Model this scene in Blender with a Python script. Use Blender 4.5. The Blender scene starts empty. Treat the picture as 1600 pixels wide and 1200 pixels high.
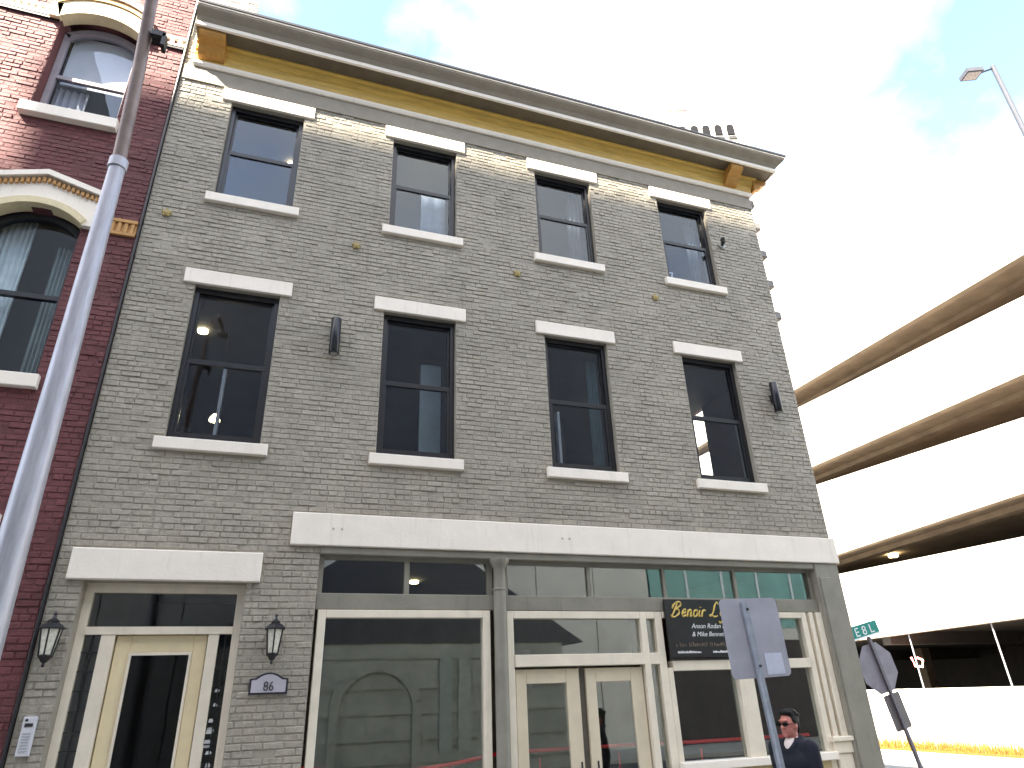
import bpy, bmesh, math, random
import numpy as np
from mathutils import Vector, Matrix
random.seed(7)
RND = random.Random(11)
S = bpy.context.scene
COL = S.collection

# ------------------------------------------------------------------ camera
ZC = 1.95
YAW, PITCH, ROLL, FPX = math.radians(20.07), math.radians(25.3), math.radians(2.12), 1036.0
_f = Vector((math.sin(YAW)*math.cos(PITCH), math.cos(YAW)*math.cos(PITCH), math.sin(PITCH)))
_r0 = Vector((math.cos(YAW), -math.sin(YAW), 0)); _d0 = _f.cross(_r0)
_r = math.cos(ROLL)*_r0 + math.sin(ROLL)*_d0
_d = -math.sin(ROLL)*_r0 + math.cos(ROLL)*_d0
cam = bpy.data.cameras.new('camera'); camo = bpy.data.objects.new('camera', cam); COL.objects.link(camo)
cam.sensor_width = 36; cam.lens = 36*FPX/1600; cam.clip_end = 3000; cam.clip_start = 0.05
camo.matrix_world = Matrix(((_r.x, -_d.x, -_f.x, 0), (_r.y, -_d.y, -_f.y, 0), (_r.z, -_d.z, -_f.z, ZC), (0, 0, 0, 1)))
S.camera = camo
def proj(x, y, z):
    v = Vector((x, y, z-ZC)); c = v.dot(_f)
    return (v.dot(_r)/c*FPX+800, v.dot(_d)/c*FPX+600, c)

# ------------------------------------------------------------------ light
S.view_settings.view_transform = 'Standard'; S.view_settings.look = 'None'
S.view_settings.gamma = 1; S.view_settings.use_curve_mapping = False
S.view_settings.exposure = 3.05
SUN_EL, SUN_AZ = math.radians(46.5), math.radians(53)      # azimuth measured from -Y towards -X
sdir = Vector((-math.sin(SUN_AZ)*math.cos(SUN_EL), -math.cos(SUN_AZ)*math.cos(SUN_EL), math.sin(SUN_EL)))
sun = bpy.data.lights.new('sun', 'SUN'); suno = bpy.data.objects.new('sun', sun); COL.objects.link(suno)
sun.energy = 5.0; sun.angle = math.radians(0.5); sun.color = (1.0, 0.90, 0.74)
suno.rotation_euler = sdir.to_track_quat('Z', 'Y').to_euler()
suno.location = (-30, -30, 40)
W = bpy.data.worlds.new('World'); S.world = W; W.use_nodes = True
def world():
    nt = W.node_tree; N = nt.nodes; L = nt.links; N.clear()
    out = N.new('ShaderNodeOutputWorld'); bg = N.new('ShaderNodeBackground'); bg.inputs[1].default_value = 0.10
    sky = N.new('ShaderNodeTexSky'); sky.sky_type = 'NISHITA'; sky.sun_disc = False
    sky.sun_elevation = SUN_EL; sky.sun_rotation = math.pi+SUN_AZ
    tc = N.new('ShaderNodeTexCoord'); mp = N.new('ShaderNodeMapping')
    mp.inputs['Scale'].default_value = (1.0, 1.0, 1.5); mp.inputs['Location'].default_value = (5.64, 2.71, 4.57)
    no = N.new('ShaderNodeTexNoise'); no.inputs['Scale'].default_value = 1.7; no.inputs['Detail'].default_value = 7; no.inputs['Roughness'].default_value = .55
    rp = N.new('ShaderNodeValToRGB'); rp.color_ramp.elements[0].position = .37; rp.color_ramp.elements[1].position = .66
    mx = N.new('ShaderNodeMix'); mx.data_type = 'RGBA'; mx.inputs['B'].default_value = (4.6, 4.5, 4.25, 1)
    L.new(tc.outputs['Generated'], mp.inputs[0]); L.new(mp.outputs[0], no.inputs[0]); L.new(no.outputs[0], rp.inputs[0])
    L.new(rp.outputs[0], mx.inputs['Factor']); L.new(sky.outputs[0], mx.inputs['A'])
    L.new(mx.outputs['Result'], bg.inputs[0]); L.new(bg.outputs[0], out.inputs[0])
world()

# ------------------------------------------------------------------ materials
MATS = {}
def mat(name, c, rough=.6, var=.12, scale=6, bump=.0, bscale=60, metal=0, c2=None, spec=None, emit=None, stretch=None, streak=0):
    if name in MATS: return MATS[name]
    m = bpy.data.materials.new(name); m.use_nodes = True; MATS[name] = m
    nt = m.node_tree; N = nt.nodes; L = nt.links; b = N['Principled BSDF']
    b.inputs['Roughness'].default_value = rough; b.inputs['Metallic'].default_value = metal
    if spec is not None: b.inputs['Specular IOR Level'].default_value = spec
    tc = N.new('ShaderNodeTexCoord'); geo = N.new('ShaderNodeNewGeometry')
    src = geo.outputs['Position']
    if stretch:
        mp = N.new('ShaderNodeMapping'); mp.inputs['Scale'].default_value = stretch; L.new(src, mp.inputs[0]); src = mp.outputs[0]
    no = N.new('ShaderNodeTexNoise'); no.inputs['Scale'].default_value = scale; no.inputs['Detail'].default_value = 6; no.inputs['Roughness'].default_value = .6
    L.new(src, no.inputs['Vector'])
    rp = N.new('ShaderNodeValToRGB'); e = rp.color_ramp.elements
    e[0].position = .3; e[1].position = .72
    a = [max(0, x*(1-var)) for x in c]; d = [x*(1+var) for x in (c2 or c)]
    e[0].color = (*a, 1); e[1].color = (*d, 1)
    L.new(no.outputs[0], rp.inputs[0]); L.new(rp.outputs[0], b.inputs['Base Color'])
    if streak:
        ms = N.new('ShaderNodeMapping'); ms.inputs['Scale'].default_value = (9, 9, .7); L.new(geo.outputs['Position'], ms.inputs[0])
        ns = N.new('ShaderNodeTexNoise'); ns.inputs['Scale'].default_value = 1.6; ns.inputs['Detail'].default_value = 7; ns.inputs['Roughness'].default_value = .65; L.new(ms.outputs[0], ns.inputs['Vector'])
        rs = N.new('ShaderNodeMapRange'); rs.inputs['From Min'].default_value = .56; rs.inputs['From Max'].default_value = .80; rs.inputs['To Min'].default_value = 1; rs.inputs['To Max'].default_value = 1-streak
        L.new(ns.outputs[0], rs.inputs[0]); vs = N.new('ShaderNodeVectorMath'); vs.operation = 'SCALE'; L.new(rp.outputs[0], vs.inputs[0]); L.new(rs.outputs[0], vs.inputs['Scale']); L.new(vs.outputs[0], b.inputs['Base Color'])
    if emit:
        b.inputs['Emission Color'].default_value = (*emit[0], 1); b.inputs['Emission Strength'].default_value = emit[1]
    if bump:
        n2 = N.new('ShaderNodeTexNoise'); n2.inputs['Scale'].default_value = bscale; n2.inputs['Detail'].default_value = 4
        L.new(src, n2.inputs['Vector']); bp = N.new('ShaderNodeBump'); bp.inputs['Strength'].default_value = bump; bp.inputs['Distance'].default_value = .01
        L.new(n2.outputs[0], bp.inputs['Height']); L.new(bp.outputs[0], b.inputs['Normal'])
    return m
def brick_mat(name, c, island=.10, stain=.18, rough=.55):
    """painted / bare brick: a tone of its own per brick, broad patchy weathering, fine grain"""
    m = mat(name, c, rough=rough, var=stain, scale=1.3, bump=.7, bscale=42, streak=.38)
    nt = m.node_tree; N = nt.nodes; L = nt.links; b = N['Principled BSDF']
    src = b.inputs['Base Color'].links[0].from_socket
    geo = N.new('ShaderNodeNewGeometry'); mr = N.new('ShaderNodeMapRange')
    mr.inputs['To Min'].default_value = 1-island; mr.inputs['To Max'].default_value = 1+island
    L.new(geo.outputs['Random Per Island'], mr.inputs[0])
    n3 = N.new('ShaderNodeTexNoise'); n3.inputs['Scale'].default_value = 19; n3.inputs['Detail'].default_value = 5; L.new(geo.outputs['Position'], n3.inputs['Vector'])
    m2 = N.new('ShaderNodeMapRange'); m2.inputs['From Min'].default_value = .3; m2.inputs['From Max'].default_value = .7; m2.inputs['To Min'].default_value = .84; m2.inputs['To Max'].default_value = 1.14
    L.new(n3.outputs[0], m2.inputs[0])
    mu = N.new('ShaderNodeMath'); mu.operation = 'MULTIPLY'; L.new(mr.outputs[0], mu.inputs[0]); L.new(m2.outputs[0], mu.inputs[1])
    vm = N.new('ShaderNodeVectorMath'); vm.operation = 'SCALE'; L.new(src, vm.inputs[0]); L.new(mu.outputs[0], vm.inputs['Scale'])
    L.new(vm.outputs[0], b.inputs['Base Color'])
    return m
def glass(name, ior, tint, rough=0.0, bump=.02):
    if name in MATS: return MATS[name]
    m = bpy.data.materials.new(name); m.use_nodes = True; MATS[name] = m
    nt = m.node_tree; N = nt.nodes; L = nt.links; N.clear()
    out = N.new('ShaderNodeOutputMaterial'); mx = N.new('ShaderNodeMixShader'); tr = N.new('ShaderNodeBsdfTransparent'); gl = N.new('ShaderNodeBsdfGlossy')
    tr.inputs[0].default_value = (*tint, 1); gl.inputs['Roughness'].default_value = rough; gl.inputs[0].default_value = (.95, .98, 1, 1)
    lw = N.new('ShaderNodeLayerWeight'); lw.inputs['Blend'].default_value = .5
    pw = N.new('ShaderNodeMath'); pw.operation = 'POWER'; pw.inputs[1].default_value = 5; L.new(lw.outputs['Facing'], pw.inputs[0])
    fr = N.new('ShaderNodeMath'); fr.operation = 'MULTIPLY_ADD'; fr.inputs[1].default_value = 1-ior; fr.inputs[2].default_value = ior; L.new(pw.outputs[0], fr.inputs[0])
    no = N.new('ShaderNodeTexNoise'); no.inputs['Scale'].default_value = 1.6; bp = N.new('ShaderNodeBump'); bp.inputs['Strength'].default_value = bump; bp.inputs['Distance'].default_value = .05
    geo = N.new('ShaderNodeNewGeometry'); L.new(geo.outputs['Position'], no.inputs['Vector']); L.new(no.outputs[0], bp.inputs['Height']); L.new(bp.outputs[0], gl.inputs['Normal'])
    L.new(fr.outputs[0], mx.inputs[0]); L.new(tr.outputs[0], mx.inputs[1]); L.new(gl.outputs[0], mx.inputs[2]); L.new(mx.outputs[0], out.inputs[0])
    return m
GREY = brick_mat('grey_painted_brick', (.335, .302, .243), .07, .15)
GREYM = mat('grey_paint', (.318, .287, .231), .6, .15, 3, .4, 50)
GREYS = mat('grey_smooth_paint', (.235, .22, .175), .5, .14, 3, .25, 30, streak=.3)
RED = brick_mat('red_brick', (.125, .034, .036), .16, .2, .7)
REDM = mat('dark_red_mortar', (.105, .034, .036), .8, .2, 5, .3)
WHITE = mat('cream_stone_paint', (.86, .785, .68), .5, .05, 3, .25, 60, streak=.17)
CREAM = mat('cream_wood_paint', (.76, .68, .545), .4, .08, 5, .12, 40, streak=.18)
YELW = mat('pale_yellow_door_paint', (.74, .62, .39), .4, .08, 4, .1, 40)
BLACKF = mat('black_window_frame', (.012, .012, .014), .35, .2)
BLACKM = mat('black_iron', (.012, .012, .014), .4, .2, 20, .2, 80)
OCHRE = mat('sunlit_orange_bracket', (.46, .23, .045), .6, .2, 14, .3, 50)  # brackets: warm sunlit orange put into the colour
CORN = mat('taupe_cornice_paint', (.27, .235, .18), .5, .12, 5, .1, 40)
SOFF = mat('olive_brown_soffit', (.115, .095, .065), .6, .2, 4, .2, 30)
GOLD = mat('golden_glow_moulding', (.62, .40, .085), .5, .2, 6, .15, 40, stretch=(.5, 1, 4))  # warm glow on the taupe moulding put into the colour as gold
CONC = mat('pale_concrete', (.50, .48, .44), .8, .1, 2, .3, 30)
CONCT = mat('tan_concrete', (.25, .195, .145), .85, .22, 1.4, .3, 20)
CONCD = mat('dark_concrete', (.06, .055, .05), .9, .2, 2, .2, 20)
ALU = mat('dull_aluminium', (.40, .40, .44), .5, .18, 7, .12, 90, metal=.5, stretch=(6, 6, .6))
SIGNB = mat('bare_sign_back', (.40, .39, .45), .5, .13, 5, .08, 60, metal=.1)
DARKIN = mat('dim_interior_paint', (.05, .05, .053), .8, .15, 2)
GLU = glass('upper_window_glass', .040, (.86, .89, .92), bump=.012)
GLS = glass('shop_glass', .14, (.88, .91, .88), bump=.006)
GLD = glass('door_glass', .03, (.7, .7, .7), bump=.02)
LAMPG = mat('lit_warm_lamp', (.9, .8, .6), .3, .0, emit=((1, .78, .42), 5))

# ------------------------------------------------------------------ mesh builder
class MB:
    def __init__(s): s.v = []; s.f = []
    def add(s, vs, fs):
        o = len(s.v); s.v += [tuple(p) for p in vs]; s.f += [tuple(i+o for i in f) for f in fs]; return s
    def box(s, x0, x1, y0, y1, z0, z1):
        return s.add([(x0,y0,z0),(x1,y0,z0),(x1,y1,z0),(x0,y1,z0),(x0,y0,z1),(x1,y0,z1),(x1,y1,z1),(x0,y1,z1)],
                     [(0,3,2,1),(4,5,6,7),(0,1,5,4),(1,2,6,5),(2,3,7,6),(3,0,4,7)])
    def cbox(s, x0, x1, y0, y1, z0, z1, b=.006):
        """box with chamfered front (min-y) rim"""
        return s.add([(x0,y1,z0),(x1,y1,z0),(x1,y1,z1),(x0,y1,z1),(x0,y0+b,z0),(x1,y0+b,z0),(x1,y0+b,z1),(x0,y0+b,z1),
                      (x0+b,y0,z0+b),(x1-b,y0,z0+b),(x1-b,y0,z1-b),(x0+b,y0,z1-b)],
                     [(0,3,2,1),(0,1,5,4),(1,2,6,5),(2,3,7,6),(3,0,4,7),(4,5,9,8),(5,6,10,9),(6,7,11,10),(7,4,8,11),(8,9,10,11)])
    def prism(s, poly, y0, y1):
        """polygon in x,z (counter-clockwise seen from -y) extruded in y"""
        n = len(poly); vs = [(x, y0, z) for x, z in poly]+[(x, y1, z) for x, z in poly]
        return s.add(vs, [tuple(range(n)), tuple(range(2*n-1, n-1, -1))]+[(i, i+n, (i+1) % n+n, (i+1) % n) for i in range(n)])
    def band(s, inner, outer, y0, y1):
        n = len(inner)
        for i in range(n-1):
            s.prism([inner[i], inner[i+1], outer[i+1], outer[i]], y0, y1)
        return s
    def tube(s, pts, r, n=10, caps=True):
        pts = [Vector(p) for p in pts]; rs = r if isinstance(r, (list, tuple)) else [r]*len(pts)
        o = len(s.v); up = Vector((0, 0, 1))
        for i, p in enumerate(pts):
            t = (pts[min(i+1, len(pts)-1)]-pts[max(i-1, 0)]).normalized()
            a = t.cross(up if abs(t.z) < .95 else Vector((0, 1, 0))).normalized(); b = t.cross(a)
            for k in range(n):
                q = p+(a*math.cos(2*math.pi*k/n)+b*math.sin(2*math.pi*k/n))*rs[i]; s.v.append(tuple(q))
        for i in range(len(pts)-1):
            for k in range(n):
                s.f.append((o+i*n+k, o+i*n+(k+1) % n, o+(i+1)*n+(k+1) % n, o+(i+1)*n+k))
        if caps:
            s.f.append(tuple(o+k for k in range(n))[::-1]); s.f.append(tuple(o+(len(pts)-1)*n+k for k in range(n)))
        return s
    def lathe(s, prof, c=(0, 0, 0), n=12, axis='z'):
        o = len(s.v)
        for r, h in prof:
            for k in range(n):
                a = 2*math.pi*(k+.5)/n; u, w = r*math.cos(a), r*math.sin(a)
                p = (u, w, h) if axis == 'z' else (u, -h, w)
                s.v.append((c[0]+p[0], c[1]+p[1], c[2]+p[2]))
        for i in range(len(prof)-1):
            for k in range(n): s.f.append((o+i*n+k, o+i*n+(k+1) % n, o+(i+1)*n+(k+1) % n, o+(i+1)*n+k))
        s.f.append(tuple(o+k for k in range(n))[::-1]); s.f.append(tuple(o+(len(prof)-1)*n+k for k in range(n)))
        return s
    def mesh(s, name, smooth=False):
        me = bpy.data.meshes.new(name); me.from_pydata(s.v, [], s.f)
        bm = bmesh.new(); bm.from_mesh(me); bmesh.ops.recalc_face_normals(bm, faces=bm.faces); bm.to_mesh(me); bm.free()
        if smooth:
            for p in me.polygons: p.use_smooth = True
            me.set_sharp_from_angle(angle=math.radians(40))
        return me
    def build(s, name, m, parent=None, smooth=False):
        me = s.mesh(name, smooth); me.materials.append(m)
        return link(name, me, parent)
def link(name, me, parent=None):
    o = bpy.data.objects.new(name, me); COL.objects.link(o)
    if parent is not None:
        o.parent = parent; pl = Vector((0, 0, 0)); p = parent
        while p is not None: pl += p.location; p = p.parent
        o.location = -pl                       # meshes are written in world coordinates
    return o
def tag(o, label=None, cat=None, group=None, kind=None):
    for k, v in (('label', label), ('category', cat), ('group', group), ('kind', kind)):
        if v: o[k] = v
    return o
def thing(name, label, cat, loc=(0, 0, 0), group=None):
    o = bpy.data.objects.new(name, None); COL.objects.link(o); o.location = loc; o.empty_display_size = .2
    return tag(o, label, cat, group)
def structure(name, mb, m): return tag(mb.build(name, m), kind='structure')
def dup(o, delta, parent=None):
    c = o.copy(); COL.objects.link(c)
    if parent is None: c.location = o.location+Vector(delta)
    else: c.parent = parent
    for ch in list(o.children): dup(ch, delta, c)
    return c
def text_mesh(txt, size, m, name, parent, loc, extrude=.002, shear=0, rotx=math.pi/2, rotz=0, align='CENTER', wide=1):
    cu = bpy.data.curves.new(name, 'FONT'); cu.body = txt; cu.size = size; cu.extrude = extrude; cu.shear = shear; cu.align_x = align
    t = bpy.data.objects.new(name+'_src', cu); COL.objects.link(t)
    me = bpy.data.meshes.new_from_object(t.evaluated_get(bpy.context.evaluated_depsgraph_get()))
    bpy.data.objects.remove(t); me.materials.clear(); me.materials.append(m)
    me.transform(Matrix.Translation(loc) @ Matrix.Rotation(rotz, 4, 'Z') @ Matrix.Rotation(rotx, 4, 'X') @ Matrix.Diagonal((wide, 1, 1, 1)))
    me.name = name
    return link(name, me, parent)
def wall_grid(rect, holes, y0, y1, axis='x'):
    """slab with rectangular openings, front at y0 back at y1 (axis x: runs along x; axis y: runs along y at x=y0..y1)"""
    x0, x1, z0, z1 = rect; mb = MB()
    xs = sorted({x0, x1, *[h[0] for h in holes], *[h[1] for h in holes]}); zs = sorted({z0, z1, *[h[2] for h in holes], *[h[3] for h in holes]})
    xs = [x for x in xs if x0 <= x <= x1]; zs = [z for z in zs if z0 <= z <= z1]
    def P(a, d, z): return (a, d, z) if axis == 'x' else (d, a, z)
    def solid(i, j):
        if i < 0 or j < 0 or i >= len(xs)-1 or j >= len(zs)-1: return False
        cx, cz = (xs[i]+xs[i+1])/2, (zs[j]+zs[j+1])/2
        return not any(h[0] < cx < h[1] and h[2] < cz < h[3] for h in holes)
    for i in range(len(xs)-1):
        for j in range(len(zs)-1):
            if not solid(i, j): continue
            a, b, c, d = xs[i], xs[i+1], zs[j], zs[j+1]
            for y in (y0, y1): mb.add([P(a, y, c), P(b, y, c), P(b, y, d), P(a, y, d)], [(0, 1, 2, 3)])
            for (ii, jj, e) in ((i-1, j, ((a, c), (a, d))), (i+1, j, ((b, c), (b, d))), (i, j-1, ((a, c), (b, c))), (i, j+1, ((a, d), (b, d)))):
                if not solid(ii, jj):
                    (p, q), (r, t) = e; mb.add([P(p, y0, q), P(r, y0, t), P(r, y1, t), P(p, y1, q)], [(0, 1, 2, 3)])
    return mb
def weld(o):
    bm = bmesh.new(); bm.from_mesh(o.data); bmesh.ops.remove_doubles(bm, verts=bm.verts, dist=1e-5); bmesh.ops.recalc_face_normals(bm, faces=bm.faces); bm.to_mesh(o.data); bm.free(); return o

# bricks ------------------------------------------------------------
CH, BL, JT = .0677, .203, .0105
def brick_geo(L, H, rnd, rough=1.0):
    """front at y=0 (outwards -y), centred in x/z; chamfered worn rim"""
    j = lambda s: rnd.uniform(-s, s)*rough
    hx, hz, b = L/2, H/2, .005
    rim = [(-hx+j(.002), .005, -hz+j(.002)), (hx+j(.002), .005, -hz+j(.002)), (hx+j(.002), .005, hz+j(.002)), (-hx+j(.002), .005, hz+j(.002))]
    fr = [(-hx+b+j(.0015), j(.002), -hz+b+j(.001)), (hx-b+j(.0015), j(.002), -hz+b+j(.001)), (hx-b+j(.0015), j(.002), hz-b+j(.001)), (-hx+b+j(.0015), j(.002), hz-b+j(.001))]
    bk = [(x, .034, z) for x, _, z in rim]
    return bk+rim+fr, [(0, 1, 5, 4), (1, 2, 6, 5), (2, 3, 7, 6), (3, 0, 4, 7), (4, 5, 9, 8), (5, 6, 10, 9), (6, 7, 11, 10), (7, 4, 8, 11), (8, 9, 10, 11)]
def lay_bricks(x0, x1, z0, z1, holes, yf, m, parent, seed, depth=.004, header=7):
    rnd = random.Random(seed); full = []; course = 0; z = z0
    while z+CH <= z1+.001:
        zc = z+CH/2; segs = [(x0, x1)]
        for h in holes:
            if h[2] < z+CH*.62 and h[3] > z+CH*.38:
                ns = []
                for a, b in segs:
                    if h[1] <= a or h[0] >= b: ns.append((a, b)); continue
                    if h[0] > a: ns.append((a, h[0]))
                    if h[1] < b: ns.append((h[1], b))
                segs = ns
        hd = course % header == header-1; bl = BL/2 if hd else BL
        off = (course % 2)*bl/2+(course*37 % 5)*.006
        wob = rnd.uniform(-.0015, .0015)
        for a, b in segs:
            k = math.floor((a-off)/bl)
            while True:
                p, q = max(a, off+k*bl), min(b, off+(k+1)*bl); k += 1
                if p >= b-1e-6: break
                if q-p < .03: continue
                full.append(((p+q)/2, zc+wob, q-p-JT+rnd.uniform(-.003, .003), CH-JT+rnd.uniform(-.006, .0045)))
        z += CH; course += 1
    sc = []
    for i, (x, zz, L, H) in enumerate(full):
        u, v, d = proj(x, yf, zz)
        inside = 0 < u < 1600 and 0 < v < 1200
        sc.append((-(FPX*L/d) if inside and L > .17 else 0, i))
    sc.sort(); own = {i for s_, i in sc[:300] if s_ < 0}
    var = []
    for k in range(6):
        mb = MB(); mb.add(*brick_geo(BL-JT, CH-JT, rnd)); me = mb.mesh('brick'); me.materials.append(m); var.append(me)
    rest = MB()
    base = Vector((0, 0, 0)); p = parent
    while p is not None: base += p.location; p = p.parent
    for i, (x, zz, L, H) in enumerate(full):
        yy = yf+rnd.gauss(0, depth*.8); ry = rnd.gauss(0, .006); rz = rnd.gauss(0, .014)
        if i in own:
            o = bpy.data.objects.new('brick', var[i % 6]); COL.objects.link(o); o.parent = parent
            o.location = Vector((x, yy, zz))-base; o.scale = (L/(BL-JT), 1, H/(CH-JT)); o.rotation_euler = (0, ry, rz)
        else:
            vs, fs = brick_geo(L, H, rnd)
            c, s_ = math.cos(ry), math.sin(ry)
            rest.add([(x+vx*c+vz*s_, yy+vy+vx*rz, zz-vx*s_+vz*c) for vx, vy, vz in vs], fs)
    r = rest.build('brickwork', m, parent); tag(r, kind='stuff')

# ================================================================== GROUND
structure('ground', MB().add([(-600,-600,-.16),(600,-600,-.16),(600,600,-.16),(-600,600,-.16)], [(0,1,2,3)]), mat('dusty_ground', (.16,.15,.13), .9, .2, 1))
structure('main_road', MB().box(-60, 60, -6.2, 4.55, -.156, -.13), mat('asphalt', (.05,.05,.052), .85, .25, 6, .5, 60))
structure('side_road', MB().box(10.4, 16.0, 4.55, 70, -.156, -.13), MATS['asphalt'])
structure('sidewalk', MB().box(-60, 10.25, 4.7, 8.0, -.15, 0).box(8.0, 10.25, 8.0, 70, -.15, 0), mat('pavement_concrete', (.36,.345,.31), .85, .14, 1.5, .3, 40))
structure('kerb', MB().box(-60, 10.4, 4.55, 4.698, -.15, .004).box(10.252, 10.4, 4.70, 70, -.15, .004), mat('kerb_concrete', (.42,.41,.38), .8, .1, 3, .3))
structure('far_sidewalk', MB().box(16.15, 21, 4.7, 70, -.15, 0).box(21, 60, 4.7, 8.4, -.15, 0), MATS['pavement_concrete'])
structure('far_kerb', MB().box(16.0, 16.148, 4.7, 70, -.15, .004), MATS['kerb_concrete'])
structure('opposite_sidewalk', MB().box(-60, 60, -10, -6.2, -.15, 0), MATS['pavement_concrete'])
structure('lane_marking', MB().box(-50, 9, -1.0, -.88, -.129, -.126).box(-50, 9, -.72, -.6, -.129, -.126), mat('yellow_road_paint', (.6,.42,.06), .7, .2, 8))

# ================================================================== GREY BUILDING
XL, XR, YF, HT = -2.08, 8.0, 8.0, 11.25
GB = thing('brick_building', 'three storey grey painted brick corner building with cream lintels and black sash windows', 'building', (3, 8, 0))
WX = [-.82, 1.585, 3.99, 6.37]
W2 = (4.77, 6.87); W3 = (8.33, 10.09); HW = .515
holes = []
for x in WX: holes += [(x-HW, x+HW, *W2), (x-HW, x+HW, *W3)]
DOOR = (-1.80, -.25, 0, 3.18); SHOP = (.50, 7.56, 0, 3.58)
holes += [DOOR, SHOP]
wall = weld(wall_grid((XL, XR, -.1, HT), holes, YF+.0085, YF+.30).build('wall', GREYM, GB))
bh = list(holes)
for x in WX: bh += [(x-.62, x+.62, W2[0]-.145, W2[0]), (x-.66, x+.66, W2[1], W2[1]+.215), (x-.62, x+.62, W3[0]-.145, W3[0]), (x-.66, x+.66, W3[1], W3[1]+.23)]
bh += [(-1.96, -.11, 3.18, 3.50), (.16, 8.1, 3.58, 3.98), (7.5, 8.1, 0, 3.6)]
lay_bricks(XL+.005, XR-.003, 0.0, HT-.02, bh, YF, GREY, wall, 3)
# side, back and parapet
sidew = weld(wall_grid((8.30, 14.0, -.1, HT), [(10.15, 11.05, 5.6, 7.15)], XR-.30, XR, 'y').build('side_wall', RED, GB))
MB().box(XL, XR, 14.0, 14.3, -.1, HT).build('back_wall', GREYM, GB)
MB().box(XL, XL+.25, 8.30, 14.0, -.1, HT).build('party_wall', GREYM, GB)
MB().box(XL, -1.25, YF+.02, YF+.32, HT, 12.4).build('parapet', GREYM, GB)
lay_bricks(XL+.005, -1.26, HT-.02, 12.4, [], YF+.012, GREY, GB, 5)
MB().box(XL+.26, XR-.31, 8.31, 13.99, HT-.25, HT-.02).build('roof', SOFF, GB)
# rooms
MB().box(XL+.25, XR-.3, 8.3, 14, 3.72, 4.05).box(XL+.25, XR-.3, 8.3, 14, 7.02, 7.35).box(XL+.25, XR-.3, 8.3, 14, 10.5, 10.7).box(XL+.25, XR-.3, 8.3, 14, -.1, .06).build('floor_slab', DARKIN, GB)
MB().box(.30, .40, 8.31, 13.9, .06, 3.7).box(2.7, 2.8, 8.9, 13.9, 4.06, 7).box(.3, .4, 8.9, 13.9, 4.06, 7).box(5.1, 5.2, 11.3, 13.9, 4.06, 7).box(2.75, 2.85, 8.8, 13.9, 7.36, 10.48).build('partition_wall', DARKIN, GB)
def sash(x, z0, z1, name='window'):
    y0 = YF+.085
    f = MB().box(x-HW+.002, x-HW+.06, y0, y0+.10, z0+.002, z1-.002).box(x+HW-.06, x+HW-.002, y0, y0+.10, z0+.002, z1-.002)
    f.box(x-HW+.06, x+HW-.06, y0, y0+.10, z1-.075, z1-.002).box(x-HW+.06, x+HW-.06, y0, y0+.10, z0+.002, z0+.06)
    w = f.build(name, BLACKF, GB)
    zm = (z0+z1)/2
    MB().cbox(x-HW+.06, x+HW-.06, y0+.012, y0+.055, zm-.035, zm+.035, .004).build('meeting_rail', BLACKF, w)
    MB().box(x-HW+.06, x-HW+.09, y0+.05, y0+.09, zm+.035, z1-.075).box(x+HW-.09, x+HW-.06, y0+.05, y0+.09, zm+.035, z1-.075).box(x-HW+.09, x+HW-.09, y0+.05, y0+.09, z1-.11, z1-.075).build('upper_sash', BLACKF, w)
    MB().box(x-HW+.06, x-HW+.095, y0+.015, y0+.05, z0+.06, zm-.035).box(x+HW-.095, x+HW-.06, y0+.015, y0+.05, z0+.06, zm-.035).box(x-HW+.095, x+HW-.095, y0+.015, y0+.05, z0+.06, z0+.12).build('lower_sash', BLACKF, w)
    MB().box(x-HW+.09, x+HW-.09, y0+.066, y0+.072, zm+.02, z1-.11).build('pane', GLU, w)
    MB().box(x-HW+.095, x+HW-.095, y0+.03, y0+.036, z0+.12, zm-.02).build('pane', GLU, w)
    MB().cbox(x-.61+RND.uniform(-.01, .01), x+.61, YF-.065, YF+.082, z0-.142, z0-.002, .008).build('sill', WHITE, w)
    h = .215 if z0 < 6 else .23
    MB().cbox(x-.655, x+.655+RND.uniform(-.01, .01), YF-.035, YF+.08, z1+.002, z1+h-.002, .008).build('lintel', WHITE, w)
    return w
for x in WX: sash(x, *W2)
for x in WX: sash(x, *W3)

# cornice: profiles (projection, z) swept along the front and the right return
XCL, XCR = -1.95, 7.97
ck = thing('cornice', None, None, (3, 8, 10.8)); ck.parent = GB; ck.location = (0, 0, 10.8)
def sweep(prof, yb=8.6):
    mb = MB(); n = len(prof)
    for d, z in prof: mb.v += [(XCL, YF-d, z), (XCR+d, YF-d, z), (XCR+d, yb, z)]
    for i in range(n-1):
        for k in range(2): mb.f.append((i*3+k, i*3+k+1, (i+1)*3+k+1, (i+1)*3+k))
    mb.f.append(tuple(i*3 for i in range(n))); mb.f.append(tuple(i*3+2 for i in range(n))[::-1])
    return mb
MB().box(XL+.02, 8.0, YF-.022, YF+.008, 10.34, 10.615).build('frieze', CORN, ck)
sweep([(.0, 10.695), (.072, 10.695), (.072, 10.655), (.05, 10.618), (.0, 10.618)]).build('fillet', WHITE, ck)
sweep([(.0, 11.028), (.165, 11.028), (.165, 11.005), (.13, 10.98), (.125, 10.93), (.11, 10.89), (.085, 10.87), (.085, 10.84), (.07, 10.80), (.055, 10.70), (.0, 10.70)]).build('bed_moulding', GOLD, ck)
sweep([(.0, 11.07), (.395, 11.07), (.395, 11.032), (.0, 11.032)]).build('soffit', SOFF, ck)  # cornice underside shade put into the dark brown colour
sweep([(.0, 11.105), (.425, 11.105), (.43, 11.09), (.43, 11.03), (.415, 11.02), (.397, 11.02), (.397, 11.072), (.0, 11.072)]).build('corona', WHITE, ck)
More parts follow.
